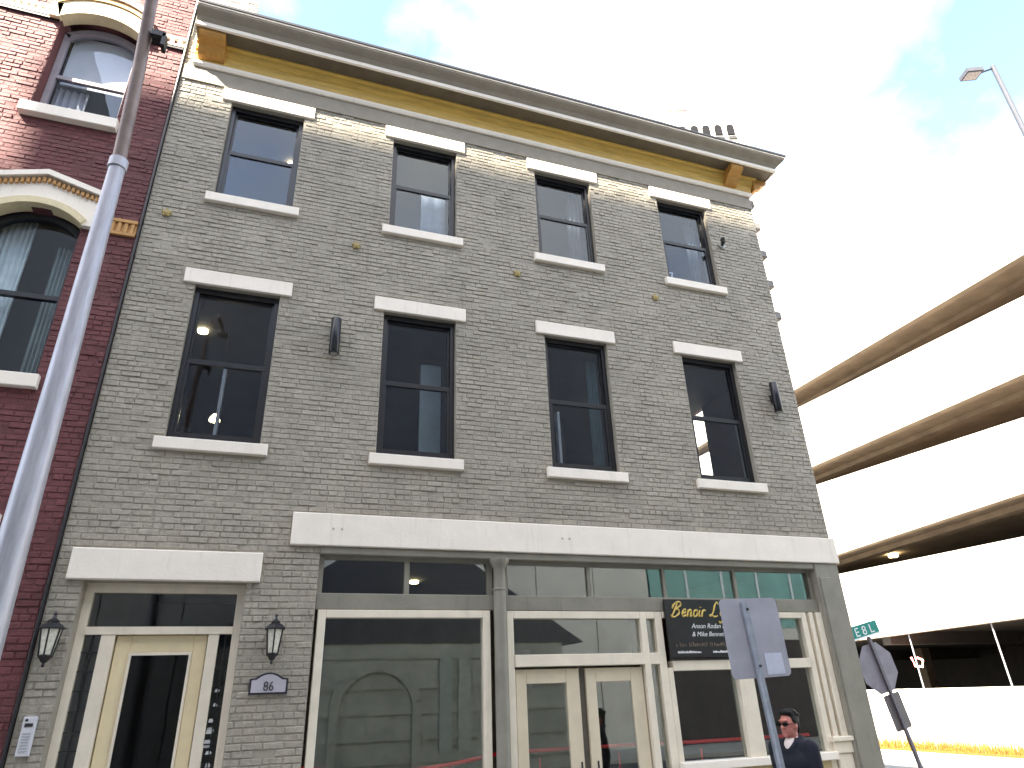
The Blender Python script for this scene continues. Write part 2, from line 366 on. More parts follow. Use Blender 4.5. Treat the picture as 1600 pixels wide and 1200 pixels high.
sweep([(.0, 11.28), (.575, 11.28), (.57, 11.255), (.545, 11.225), (.505, 11.19), (.47, 11.16), (.44, 11.12), (.432, 11.107), (.0, 11.107)]).build('crown_moulding', CORN, ck)
sweep([(.0, 11.308), (.585, 11.308), (.585, 11.282), (.0, 11.282)]).build('cap_fillet', WHITE, ck)
sweep([(.0, 11.352), (.60, 11.352), (.60, 11.310), (.0, 11.310)]).build('gutter_edge', BLACKM, ck)
BP = [(7.62, 11.031), (7.62, 10.97), (7.655, 10.92), (7.72, 10.89), (7.77, 10.87), (7.81, 10.81), (7.86, 10.76), (7.94, 10.74), (7.94, 11.031)]
def bracket(x0, x1, side=False):
    mb = MB(); n = len(BP)
    mb.v = [(x0, y, z) for y, z in BP]+[(x1, y, z) for y, z in BP]
    if side: mb.v = [(16-y+.0, x, z) for x, y, z in mb.v]
    mb.f = [tuple(range(n)), tuple(range(2*n-1, n-1, -1))]+[(i, i+n, (i+1) % n+n, (i+1) % n) for i in range(n)]
    mb.build('bracket', OCHRE, ck)
bracket(-1.90, -1.54); bracket(7.40, 7.66); bracket(7.86, 8.06, True)
# wall anchors
for x in (-1.84, .62, 3.07, 5.51):
    mb = MB().lathe([(.052, 0), (.052, .012), (.035, .024), (.012, .03)], (x, 7.99, 7.88), 12, 'y')
    for k in range(5):
        a = k*2*math.pi/5+.3; mb.box(x+.05*math.cos(a)-.012, x+.05*math.cos(a)+.012, 7.968, 7.989, 7.88+.05*math.sin(a)-.012, 7.88+.05*math.sin(a)+.012)
    mb.build('wall_anchor', mat('dull_yellow_iron', (.34, .26, .085), .6, .2, 20), GB)
# toothing stones on the corner of the side wall
for z in (10.0, 9.35, 8.68, 8.0, 10.55):
    MB().cbox(8.002, 8.135+RND.uniform(0, .02), 8.03, 8.20, z-.075, z+.075, .01).build('quoin_stone', mat('dark_grey_stone', (.24, .23, .22), .8, .25, 20), GB)
# interior lamps
for p in ((-1.36, 9.5, 7.0), (-.47, 9.5, 10.47), (2.2, 11.0, 3.70)):
    MB().lathe([(.07, -.02), (.07, .015)], p, 12).build('ceiling_light', LAMPG, GB)
MB().tube([(-1.0, 9.5, 7.02), (-1.0, 9.5, 5.70)], .006, 6).build('pendant_cord', BLACKM, GB)
MB().lathe([(.03, .1), (.07, .03), (.07, 0)], (-1.0, 9.5, 5.6), 12).build('pendant_lamp', LAMPG, GB)

# ---- entrance
LIN = MB().cbox(-1.955, -.112, YF-.06, YF+.25, 3.182, 3.498, .01).build('door_lintel', WHITE, GB)
EN = thing('entrance', None, None); EN.parent = GB; EN.location = (-1-3, 0, 0)
yb = YF+.17
fr = MB().box(-1.798, -1.72, yb, yb+.12, 0, 3.18).box(-.33, -.252, yb, yb+.12, 0, 3.18).box(-1.72, -.33, yb, yb+.12, 3.085, 3.18)
fr.box(-1.72, -.33, yb-.02, yb+.12, 2.67, 2.745).box(-1.565, -1.44, yb-.01, yb+.12, 0, 2.67).box(-.56, -.455, yb-.01, yb+.12, 0, 2.67)
fr.build('door_frame', CREAM, EN)
MB().box(-1.72, -.33, yb+.05, yb+.056, 2.745, 3.085).build('transom_pane', GLD, EN)
dl = MB().cbox(-1.43, -1.29, yb+.05, yb+.095, .2, 2.665).cbox(-.70, -.57, yb+.05, yb+.095, .2, 2.665).cbox(-1.29, -.70, yb+.05, yb+.095, 2.50, 2.665).cbox(-1.29, -.70, yb+.05, yb+.095, .2, .55)
d_ = dl.build('door', YELW, EN)
MB().box(-1.29, -1.265, yb+.03, yb+.06, .55, 2.50).box(-.725, -.70, yb+.03, yb+.06, .55, 2.50).box(-1.265, -.725, yb+.03, yb+.06, 2.47, 2.50).build('glazing_bead', CREAM, EN)
MB().box(-1.29, -.70, yb+.07, yb+.076, .55, 2.50).build('door_pane', glass('dark_door_glass', .015, (.5, .5, .5)), EN)
MB().lathe([(.02, 0), (.03, .02), (.03, .05), (.015, .06)], (-.62, yb+.05, 1.15), 10, 'y').build('door_knob', mat('brass', (.5, .36, .12), .3, .1, metal=1), EN)
for s, (a, b) in enumerate(((-1.72, -1.565), (-.455, -.33))):
    MB().box(a, b, yb+.05, yb+.056, .3, 2.67).build('sidelight_pane', GLD, EN)
    lead = MB(); z = .42
    while z < 2.6:
        lead.box(a, b, yb+.03, yb+.049, z, z+.012); z += .16+.02*((int(z*10)) % 2)
    lead.box((a+b)/2-.005, (a+b)/2+.005, yb+.032, yb+.047, .3, 2.67)
    lead.build('lead_came', BLACKM, EN)
    MB().box(a, b, yb, yb+.12, 0, .3).build('sidelight_panel', CREAM, EN)
GLINT = mat('white_glint', (.75, .78, .80), .25, .1)  # white glints in the sidelight put in as pale pieces
for (x, z, w, h) in ((-.40, 2.12, .05, .03), (-.40, 1.98, .045, .04), (-.42, 1.84, .05, .035), (-.415, 1.75, .075, .06), (-.425, 1.63, .08, .07), (-.40, 1.55, .06, .03), (-.39, 1.44, .05, .04)):
    MB().prism([(x-w/2, z-h/2), (x+w/3, z-h/2), (x+w/2, z), (x+w/4, z+h/2), (x-w/3, z+h/2)], yb+.044, yb+.049).build('glint_piece', GLINT, EN)
MB().box(-1.8, -.25, YF-.25, YF+.16, -.02, .19).build('door_step', CONC, EN)
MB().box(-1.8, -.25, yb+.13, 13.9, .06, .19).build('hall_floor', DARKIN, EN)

# ---- shop front
SF = thing('shopfront', None, None); SF.parent = GB; SF.location = (4-3, 0, 0)
MB().cbox(.16, 8.03, YF-.06, YF+.28, 3.602, 3.978, .01).build('shop_lintel', WHITE, SF)
for sx in (.62, .72, 3.52, 3.62):
    MB().lathe([(.014, 0), (.014, .006), (.008, .01)], (sx, YF-.06, 3.80), 8, 'y').build('bolt_head', CONC, SF)
MB().cbox(.50, 7.56, YF-.02, YF+.25, 3.515, 3.60, .01).build('soffit_board', GREYS, SF)
MB().cbox(.502, 7.558, YF+.06, YF+.16, 2.915, 3.095, .01).build('fascia_panel', GREYS, SF)
MB().cbox(7.562, 8.0, YF-.03, YF+.29, 0, 3.60, .012).cbox(7.60, 7.80, YF-.05, YF-.03, .3, 3.4, .008).build('pilaster', GREYS, SF)
MB().lathe([(.12, 0), (.12, .12), (.085, .16), (.078, 2.9), (.078, 3.14), (.088, 3.145), (.088, 3.165), (.075, 3.17), (.075, 3.40), (.11, 3.45), (.13, 3.50), (.13, 3.515)], (2.662, YF+.0, 0), 20).build('iron_column', GREYS, SF, smooth=True)
# transom row
tf = MB().box(.502, .56, YF+.09, YF+.15, 3.095, 3.515).box(2.53, 2.60, YF+.09, YF+.15, 3.095, 3.515).box(1.50, 1.56, YF+.09, YF+.15, 3.095, 3.515)
for x in (3.90, 5.03, 6.18): tf.box(x, x+.045, YF+.09, YF+.15, 3.095, 3.515)
tf.box(2.72, 2.80, YF+.09, YF+.15, 3.095, 3.515).box(7.50, 7.558, YF+.09, YF+.15, 3.095, 3.515).box(.56, 7.5, YF+.091, YF+.149, 3.475, 3.515)
tf.build('transom_frame', GREYS, SF)
for a, b in ((.56, 1.50), (1.56, 2.53), (2.80, 3.90), (3.945, 5.03), (5.075, 6.18), (6.225, 7.50)):
    MB().box(a, b, YF+.12, YF+.126, 3.095, 3.475).build('transom_pane', GLS, SF)
# left display window
ys = YF+.03
lw = MB().cbox(.535, .625, ys, ys+.12, .5, 2.91).cbox(2.455, 2.545, ys, ys+.12, .5, 2.91).cbox(.625, 2.455, ys, ys+.12, 2.825, 2.91).cbox(.625, 2.455, ys, ys+.12, .5, .6)
lwo = lw.build('display_window', CREAM, SF)
MB().box(.625, 2.455, ys+.07, ys+.076, .6, 2.825).build('pane', GLS, lwo)
MB().cbox(.502, 2.58, ys, ys+.15, 0, .498).build('stall_riser', YELW, SF)
# double door unit
yd = YF+.06
dd = MB().cbox(2.765, 2.85, yd, yd+.13, 0, 2.912).cbox(4.60, 4.69, yd, yd+.13, 0, 2.912).cbox(4.82, 4.925, yd, yd+.13, 0, 2.912)
dd.cbox(2.85, 4.60, yd, yd+.13, 2.825, 2.912).cbox(4.69, 4.82, yd, yd+.13, 2.825, 2.912).cbox(2.85, 4.60, yd-.01, yd+.13, 2.275, 2.41).cbox(4.69, 4.82, yd, yd+.13, 2.275, 2.41).cbox(4.69, 4.82, yd, yd+.13, 0, .5)
dd.build('door_surround', CREAM, SF)
MB().box(2.85, 4.60, yd+.07, yd+.076, 2.41, 2.825).build('transom_pane', GLS, SF)
MB().box(4.69, 4.82, yd+.07, yd+.076, 2.41, 2.825).build('sidelight_pane', GLS, SF)
MB().box(4.69, 4.82, yd+.07, yd+.076, .5, 2.275).build('sidelight_pane', GLS, SF)
MB().box(3.70, 3.79, yd+.10, yd+.14, .02, 2.27).build('gap_shade_strip', mat('brown_shadow_gap', (.10, .085, .065), .6), SF)  # dark strip: shade of the gap between the leaves put into its colour
for a, b in ((2.875, 3.70), (3.79, 4.585)):
    y = yd+.06
    d = MB().cbox(a, a+.135, y, y+.045, .03, 2.25).cbox(b-.175, b, y, y+.045, .03, 2.25).cbox(a+.135, b-.175, y, y+.045, 2.09, 2.25).cbox(a+.135, b-.175, y, y+.045, .03, .35)
    do = d.build('shop_door', mat('cream_shop_door_paint', (.66, .57, .42), .4, .08, 4, .1, 40), SF)
    MB().box(a+.135, b-.175, y+.02, y+.026, .35, 2.09).build('pane', GLS, do)
    MB().tube([(b-.06 if a < 3 else a+.06, y-.05, .95), (b-.06 if a < 3 else a+.06, y-.05, 1.25)], .012, 8).build('handle', BLACKM, do)
# right display windows
yr = YF+.05
rw = MB().cbox(4.93, 5.01, yr+.02, yr+.13, .95, 2.23).cbox(5.965, 6.205, yr-.01, yr+.13, 1.16, 2.19).cbox(5.01, 7.22, yr, yr+.13, 2.19, 2.31)
rw.cbox(4.93, 7.22, yr, yr+.13, 2.835, 2.912).cbox(7.20, 7.29, yr, yr+.13, .6, 2.912).cbox(7.33, 7.40, yr-.015, yr+.13, 1.2, 2.912).cbox(7.45, 7.555, yr-.02, yr+.13, 1.2, 2.912).cbox(7.40, 7.45, yr+.06, yr+.13, 1.2, 2.912).cbox(7.29, 7.33, yr+.06, yr+.13, 1.2, 2.912)
rwo = rw.build('corner_window', CREAM, SF)
for a, b, c, d in ((5.01, 5.965, 1.17, 2.19), (6.205, 7.20, 1.17, 2.19), (5.01, 7.20, 2.31, 2.835)):
    MB().box(a, b, yr+.07, yr+.076, c, d).build('pane', GLS, rwo)
MB().cbox(4.93, 7.30, yr-.06, yr+.13, 1.075, 1.168, .008).build('window_sill', WHITE, SF)
MB().cbox(4.93, 7.20, yr, yr+.13, 0, 1.07).build('stall_riser', mat('tan_board', (.46, .36, .18), .5, .15, 6, .15), SF)
MB().cbox(7.24, 7.60, yr-.08, yr+.05, 1.28, 1.34, .01).cbox(7.28, 7.57, yr-.05, yr+.05, 1.14, 1.28, .01).cbox(7.30, 7.555, yr-.03, yr+.05, 0, 1.14, .01).build('plinth_block', CREAM, SF)
MB().box(.62, 7.3, 8.6, 13.8, .061, .1).build('shop_floor', mat('dark_boards', (.07, .05, .035), .5, .3, 4), SF)

# ================================================================== FITTINGS ON THE WALL
def lantern(x, y, z, label):
    t = thing('wall_lantern', label, 'lantern', (x, y, z), 'black carriage lanterns beside the entrance door')
    bx = lambda: MB()
    MB().lathe([(.05, 0), (.05, .02), (.03, .03)], (x, 7.99, z+.02), 12, 'y').tube([(x, 7.97, z+.02), (x, 7.90, z+.03), (x, y, z+.10), (x, y, z+.185)], .012, 8).build('wall_bracket', BLACKM, t, smooth=True)
    MB().lathe([(.115, .125), (.12, .135), (.075, .175), (.05, .185), (.055, .20), (.02, .225), (.012, .255), (.02, .265), (.008, .285)], (x, y, z), 6).build('lantern_roof', BLACKM, t)
    MB().lathe([(.055, -.12), (.088, .124)], (x, y, z), 6).build('glass_shade', mat('seeded_lantern_glass', (.62, .60, .50), .2, .25, 30), t)
    cg = MB()
    for k in range(6):
        a = 2*math.pi*(k+.5)/6; cg.tube([(x+.058*math.cos(a), y+.058*math.sin(a), z-.125), (x+.092*math.cos(a), y+.092*math.sin(a), z+.13)], .008, 6)
    cg.build('cage', BLACKM, t)
    MB().lathe([(.006, -.215), (.016, -.20), (.012, -.18), (.03, -.165), (.045, -.14), (.066, -.118), (.066, -.105)], (x, y, z), 8).build('finial', BLACKM, t)
lantern(-1.94, 7.86, 2.57, 'black wall lantern left of the entrance door beside the red building')
lantern(.10, 7.86, 2.56, 'black wall lantern right of the entrance door above the house number plaque')
def sconce(x, z, label):
    t = thing('wall_light', label, 'wall light', (x, 7.9, z), 'black cylinder wall lights on the second storey')
    MB().lathe([(.062, -.26), (.066, -.255), (.066, .255), (.062, .26)], (x, 7.9, z), 20).build('cylinder_housing', mat('satin_black_metal', (.02, .02, .024), .28, .1, metal=.4), t, smooth=True)
    MB().box(x-.04, x+.04, 7.93, 7.995, z-.07, z+.07).build('mount', BLACKM, t)
    MB().lathe([(.05, -.262), (.05, -.258)], (x, 7.9, z), 16).build('lens', mat('unlit_lens', (.3, .3, .3), .2), t)
sconce(.44, 6.32, 'black cylinder wall light between the first and second windows of the middle storey')
sconce(7.48, 6.25, 'black cylinder wall light by the building corner right of the fourth window')
t = thing('house_number_plaque', 'pale arched house number plaque with dark border under the right lantern', 'plaque', (.10, 7.98, 2.18))
top = [(.29, 2.215), (.24, 2.22), (.19, 2.25), (.14, 2.268), (.10, 2.272), (.06, 2.268), (.01, 2.25), (-.04, 2.22), (-.09, 2.215)]
MB().prism([(-.09, 2.065), (.29, 2.065)]+top, 7.962, 7.992).build('border', mat('dark_purple_iron', (.02, .018, .03), .5), t)
MB().prism([(-.07, 2.083), (.27, 2.083)]+[(.10+(x-.10)*.895, z-.016) for x, z in top], 7.955, 7.9615).build('plaque_face', mat('pale_lilac_enamel', (.42, .40, .44), .4, .08), t)
text_mesh('86', .125, MATS['dark_purple_iron'], 'number', t, (.10, 7.953, 2.10), .003, wide=.85)
t = thing('intercom', 'narrow silver door intercom with dark screen on the wall left of the entrance', 'intercom', (-1.955, 7.98, 1.78))
MB().cbox(-2.012, -1.902, 7.955, 7.994, 1.615, 1.94, .006).build('housing', mat('silver_plastic', (.55, .55, .58), .35, .05), t)
MB().box(-1.99, -1.925, 7.950, 7.956, 1.855, 1.885).build('screen', mat('dark_screen', (.01, .01, .012), .15), t)
MB().lathe([(.012, 0), (.012, .006)], (-1.982, 7.957, 1.912), 10, 'y').build('camera_eye', MATS['dark_screen'], t)
g = MB()
for i in range(7): g.box(-1.99, -1.925, 7.951, 7.956, 1.65+i*.024, 1.66+i*.024)
g.build('key_row', mat('grey_keys', (.34, .34, .37), .5), t)
t = thing('security_camera', 'small dark dome security camera on the wall right of the top right window', 'security camera', (7.06, 7.93, 9.27))
MB().lathe([(.05, 0), (.055, .02), (.05, .04)], (7.10, 7.995, 9.27), 14, 'y').build('base', mat('pale_grey_plastic', (.45, .45, .46), .4), t)
MB().tube([(7.08, 7.95, 9.27), (7.04, 7.86, 9.285), (6.98, 7.80, 9.27)], [.03, .045, .04], 12).build('camera_body', BLACKM, t, smooth=True)
# shop sign
t = thing('shop_sign', 'black shop sign board with gold script and white lettering over the corner window', 'sign', (5.8, 8.0, 2.7))
MB().cbox(4.955, 6.78, yr-.045, yr-.012, 2.345, 3.065, .004).build('board', mat('gloss_black_board', (.012, .010, .012), .3, .3), t)
GOLDP = mat('gold_leaf_paint', (.62, .45, .10), .4, .2, 25); WP = mat('white_sign_paint', (.75, .75, .75), .5, .1); DIMP = mat('dim_bronze_paint', (.16, .12, .08), .5, .3, 20)
ST = {'B': ([(0,.55),(.05,.8),(.3,1),(.6,.97),(.62,.75),(.3,.53),(.55,.47),(.62,.22),(.35,0),(.08,.02),(-.02,.15)], [(.34,.95),(.2,.4),(.08,.05)]),
 'e': ([(0,.2),(.25,.3),(.25,.46),(.1,.48),(.02,.25),(.12,.02),(.36,.12)],), 'n': ([(0,.46),(0,0)], [(0,.3),(.15,.48),(.27,.4),(.25,.02),(.38,.1)]),
 'o': ([(.15,.48),(.02,.36),(.02,.12),(.14,0),(.28,.1),(.28,.36),(.15,.48)],), 'i': ([(0,.45),(0,.04),(.13,.08)], [(.02,.62),(.03,.66)]), 'r': ([(0,.46),(0,0)], [(0,.3),(.12,.46),(.26,.42)]),
 'L': ([(.5,.85),(.36,1),(.22,.8),(.16,.3),(0,.05),(-.1,.1),(.1,.12),(.3,0),(.6,.06)],), 'y': ([(0,.48),(.02,.15),(.15,.05),(.28,.2),(.32,.48)], [(.32,.48),(.27,-.2),(.1,-.42),(-.02,-.3)])}
sm = MB(); x = 5.03; hS = .185
for ch, adv in (('B', .78), ('e', .42), ('n', .45), ('o', .42), ('i', .22), ('r', .44), ('L', .72), ('y', .4)):
    for k, stv in enumerate(ST[ch]):
        pts = []
        for i in range(len(stv)-1):
            for q in range(4):
                a = Vector(stv[max(i-1, 0)]); b = Vector(stv[i]); c = Vector(stv[i+1]); d = Vector(stv[min(i+2, len(stv)-1)]); u = q/4
                pts.append(.5*((2*b)+(c-a)*u+(2*a-5*b+4*c-d)*u*u+(3*b-a-3*c+d)*u**3))
        pts.append(Vector(stv[-1]))
        sm.tube([(x+(p[0]+p[1]*.35)*hS, yr-.048, 2.845+p[1]*hS) for p in pts], [.007+.006*abs(math.sin(i*.5)) for i in range(len(pts))], 6)
    x += adv*hS*1.12
    if ch == 'r': x += .05
sm.build('gold_lettering', GOLDP, t)
text_mesh('Anson Rodan Ltd', .085, WP, 'lettering', t, (5.62, yr-.047, 2.70), .001, .3, wide=.98)
text_mesh('& Mike Bennet Prin', .082, WP, 'lettering', t, (5.64, yr-.047, 2.60), .001, .3)
sq = MB(); rr = random.Random(4); x = 5.06
while x < 6.2:
    w = rr.uniform(.012, .03); h = rr.uniform(.03, .055); sq.box(x, x+w*.4, yr-.0475, yr-.046, 2.475, 2.475+h)
    if rr.random() < .6: sq.box(x+w*.4, x+w, yr-.0475, yr-.046, 2.475+h*rr.choice((0, .45, .85)), 2.485+h*rr.choice((0, .45, .85))+.002)
    x += w+.008+(.03 if rr.random() < .15 else 0)
sq.build('small_lettering', DIMP, t)
sq = MB(); x = 5.07
while x < 6.15:
    if not 5.42 < x < 5.60:
        w = rr.uniform(.008, .016); sq.box(x, x+w, yr-.0475, yr-.046, 2.395, 2.395+rr.uniform(.015, .03))
        x += w+.004
    else: x += .02
sq.build('small_lettering', WP, t)

# things seen behind the glass
CURT = mat('pale_curtain_cloth', (.55, .56, .56), .8, .12, 8)
def curtain(name, x0, x1, y, z0, z1, m, label, cat='curtain', folds=6, amp=.025):
    n = folds*8; mb = MB()
    for i in range(n+1):
        x = x0+(x1-x0)*i/n; yy = y+amp*math.sin(i*2*math.pi/8)+amp*.4*math.sin(i*.9)
        mb.v += [(x, yy, z0), (x, yy, z1)]
    for i in range(n): mb.f.append((2*i, 2*i+2, 2*i+3, 2*i+1))
    o = mb.build(name, m, smooth=True); sol = o.modifiers.new('thickness', 'SOLIDIFY'); sol.thickness = .004
    return tag(o, label, cat)
TEALP = mat('teal_grey_panel', (.22, .27, .27), .5, .1)
tag(MB().box(1.72, 2.02, 8.55, 8.60, 4.75, 6.40).build('folding_screen', TEALP), 'pale teal screen standing inside the second window of the middle storey', 'screen')
tag(MB().box(-.90, -.86, 8.6, 8.75, 4.1, 6.0).build('white_post', CURT), 'thin pale upright inside the first window of the middle storey', 'post')
tag(MB().box(3.86, 3.90, 8.6, 8.7, 4.1, 5.9).build('white_post', CURT), 'thin pale upright inside the third window of the middle storey', 'post')
curtain('curtain', 1.60, 2.0, 8.32, 8.35, 9.35, mat('pale_blue_cloth', (.34, .37, .40), .8), 'pale curtain in the lower right of the second top storey window', folds=2, amp=.012)
curtain('curtain', 4.18, 4.42, 8.34, 8.35, 9.95, mat('dim_cloth', (.10, .105, .115), .8), 'grey curtain at the right side of the third top storey window', folds=3)
curtain('curtain', 6.6, 6.82, 8.34, 8.35, 9.95, MATS['dim_cloth'], 'grey curtain at the right side of the fourth top storey window', folds=3)
curtain('curtain', 4.28, 4.46, 8.34, 4.1, 6.7, mat('teal_cloth', (.08, .13, .125), .8), 'dark teal curtain at the right of the third middle storey window', folds=3)
t = thing('easel', 'small white wooden easel standing on the sill inside the top right window', 'easel', (6.05, 8.26, 8.36))
for x0 in (5.96, 6.06): MB().tube([(x0, 8.26, 8.36), (x0+.05, 8.24, 8.66)], .014, 6).build('leg', WP, t)
MB().tube([(6.0, 8.245, 8.65), (6.12, 8.245, 8.66)], .016, 6).build('crossbar', WP, t)
tag(MB().tube([(6.9, 9.6, 4.06), (7.35, 10.1, 6.7)], .05, 8).build('leaning_plank', BLACKM), 'dark pole leaning inside the fourth window of the middle storey', 'pole')
# red rail inside the shop
REDP = mat('red_rail_paint', (.75, .02, .035), .4, .1)
t = thing('red_rail', 'low red metal rail curving along behind the shop windows', 'rail', (3.5, 8.9, .1))
pts = [(.45+6.6*i/40, 8.20+(.20 if 2.7 < .45+6.6*i/40 < 4.9 else 0), 1.37-.10*math.sin(min(i, 13)/13*math.pi)) for i in range(41)]
MB().tube(pts, .021, 8).build('rail', REDP, t)
for x in (1.1, 2.1, 3.25, 4.3, 5.35, 6.6): MB().tube([(x, 8.41 if 2.7 < x < 4.9 else 8.21, 0.1), (x, 8.41 if 2.7 < x < 4.9 else 8.21, 1.29)], .014, 6).build('post', REDP, t)
tag(MB().lathe([(.09, 0), (.10, .3), (.13, .75), (.17, 1.05), (.12, 1.3), (.05, 1.42), (.075, 1.5), (.08, 1.6), (.03, 1.68)], (7.0, 9.3, .1), 12).build('mannequin', mat('brown_mannequin', (.20, .09, .03), .6), smooth=True), 'brown mannequin standing behind the right shop window', 'mannequin')

# ================================================================== RED BUILDING
RB = thing('red_brick_building', 'dark red brick building with arched stone window hoods left of the grey building', 'building', (-5, 8, 0))
RX0, RX1 = -7.5, -2.115
yR = 7.985
rh = [(-3.70, -2.70, 9.22, 11.1), (-3.70, -2.73, 5.37, 7.62), (-3.70, -2.70, 1.2, 3.4), (-6.3, -5.3, 9.22, 11.1), (-6.3, -5.3, 5.37, 7.62), (-6.3, -5.3, 1.2, 3.4)]
rwall = weld(wall_grid((RX0, RX1, -.1, 13.2), rh, yR+.0055, yR+.32).build('wall', REDM, RB))
rbh = list(rh)
for xc in (-3.2, -5.8): rbh += [(xc-.62, xc+.62, 10.8, 11.45), (xc-.62, xc+.62, 7.45, 8.0), (xc-.60, xc+.58, 9.04, 9.22), (xc-.6, xc+.58, 5.2, 5.37)]
lay_bricks(RX0+.2, RX1, .0, 13.2, rbh, yR, RED, rwall, 9)
MB().box(RX0, RX1, 8.35, 14, 13.0, 13.1).build('roof', SOFF, RB)
MB().box(RX0, RX0+.2, 8.32, 14, -.1, 13.0).box(RX0, RX1, 13.8, 14, -.1, 13).build('back_wall', REDM, RB)
MB().box(RX0+.2, RX1, 8.5, 13.8, 4.4, 4.7).box(RX0+.2, RX1, 8.5, 13.8, 8.1, 8.5).box(RX0+.2, RX1, 8.5, 13.8, 12.0, 12.2).box(RX0+.2, RX1, 11.0, 11.1, 0, 13).build('floor_slab', DARKIN, RB)
def arcpts(xc, hw, zs, rise, n=14, pt=0):
    R = (hw*hw+rise*rise)/(2*rise); a0 = math.asin(hw/R); out = []
    for i in range(n+1):
        a = a0-2*a0*i/n; out.append((xc+R*math.sin(a), zs+R*math.cos(a)-(R-rise)))
    return out
HOOD = mat('cream_hood_stone', (.68, .58, .36), .6, .1, 9, .2, 50); DENT = mat('terracotta_dentil', (.48, .26, .09), .7, .2, 20, .2)
for xc in (-3.2, -5.8):
    # upper window, segmental hood
    w = MB().box(xc-.498, xc-.43, yR+.20, yR+.28, 9.225, 10.87).box(xc+.43, xc+.498, yR+.20, yR+.28, 9.225, 10.87).box(xc-.43, xc+.43, yR+.20, yR+.28, 9.225, 9.29).box(xc-.43, xc+.43, yR+.21, yR+.27, 10.0, 10.06)
    w.band(arcpts(xc, .43, 10.79, .19), arcpts(xc, .498, 10.87, .215), yR+.20, yR+.28)
    wo = w.build('window', mat('lilac_grey_frame', (.30, .27, .30), .5), RB)
    MB().prism([(xc+.43, 10.06), (xc+.43, 10.80)]+arcpts(xc, .43, 10.80, .185)[1:-1]+[(xc-.43, 10.80), (xc-.43, 10.06)], yR+.24, yR+.246).build('pane', GLU, wo)
    MB().box(xc-.43, xc+.43, yR+.24, yR+.246, 9.29, 10.0).build('pane', GLU, wo)
    MB().cbox(xc-.585, xc+.545, yR-.10, yR+.19, 9.045, 9.215, .008).build('sill', WHITE, wo)
    MB().band(arcpts(xc, .52, 10.87, .21), arcpts(xc, .585, 11.10, .24), yR-.09, yR+.10).build('hood_arch', HOOD, wo)
    MB().band(arcpts(xc, .585, 11.105, .24), arcpts(xc, .60, 11.19, .25), yR-.11, yR+.05).build('dentil_band', DENT, wo)
    MB().band(arcpts(xc, .60, 11.195, .25), arcpts(xc, .62, 11.28, .26), yR-.14, yR+.05).build('hood_cap', WHITE, wo)
    for q in (-.64, .51): MB().box(xc+q, xc+q+.13, yR-.09, yR+.08, 10.86, 11.13).build('hood_stop', HOOD, wo)
    # lower window, gabled hood
    w = MB().box(xc-.498, xc-.44, yR+.14, yR+.22, 5.375, 7.44).box(xc+.41, xc+.468, yR+.14, yR+.22, 5.375, 7.44).box(xc-.44, xc+.41, yR+.14, yR+.22, 5.375, 5.44).box(xc-.44, xc+.41, yR+.145, yR+.215, 6.43, 6.49)
    w.band(arcpts(xc-.015, .425, 7.36, .20), arcpts(xc-.015, .483, 7.44, .19), yR+.14, yR+.22)
    wo = w.build('window', mat('dark_green_black_frame', (.02, .022, .025), .4), RB)
    MB().prism([(xc+.41, 6.49), (xc+.41, 7.38)]+arcpts(xc-.015, .425, 7.38, .19)[1:-1]+[(xc-.44, 7.38), (xc-.44, 6.49)], yR+.18, yR+.186).build('pane', GLU, wo)
    MB().box(xc-.44, xc+.41, yR+.18, yR+.186, 5.44, 6.43).build('pane', GLU, wo)
    MB().cbox(xc-.56, xc+.52, yR-.08, yR+.13, 5.205, 5.365, .008).build('sill', WHITE, wo)
    ia = arcpts(xc, .48, 7.43, .20); oa = [(x_, 8.06-abs(x_-xc)*.30-.03) for x_, _ in arcpts(xc, .60, 7.43, .2)]
    MB().band(ia, arcpts(xc, .53, 7.50, .22), yR-.10, yR+.10).build('hood_roll', HOOD, wo)
    MB().band(arcpts(xc, .53, 7.503, .22), oa, yR-.06, yR+.09).build('hood_arch', WHITE, wo)
    db = MB()
    for i in range(22):
        x_ = xc-.58+i*1.16/21; zz = 8.035-abs(x_-xc)*.30; db.box(x_-.017, x_+.017, yR-.10, yR-.05, zz-.06, zz)
    db.build('dentil_band', DENT, wo)
    MB().prism([(xc-.64, 7.87), (xc, 8.065), (xc+.64, 7.87), (xc+.64, 7.945), (xc, 8.14), (xc-.64, 7.945)], yR-.13, yR+.08).build('hood_cap', WHITE, wo)
    for q in (-.64, .485): MB().box(xc+q, xc+q+.15, yR-.07, yR+.08, 7.42, 7.86).build('hood_stop', WHITE, wo)
    # ground-floor window
    w = MB().box(xc-.498, xc-.43, yR+.14, yR+.22, 1.205, 3.39).box(xc+.43, xc+.498, yR+.14, yR+.22, 1.205, 3.39).box(xc-.43, xc+.43, yR+.14, yR+.22, 3.31, 3.39).box(xc-.43, xc+.43, yR+.14, yR+.22, 1.205, 1.27)
    wo = w.build('window', MATS['dark_green_black_frame'], RB)
    MB().box(xc-.43, xc+.43, yR+.18, yR+.186, 1.27, 3.31).build('pane', GLU, wo)
    MB().cbox(xc-.6, xc+.545, yR-.09, yR+.13, 3.56, 3.80, .01).build('lintel', WHITE, wo)
    MB().cbox(xc-.6, xc+.545, yR-.09, yR+.13, 1.05, 1.20, .01).build('sill', WHITE, wo)
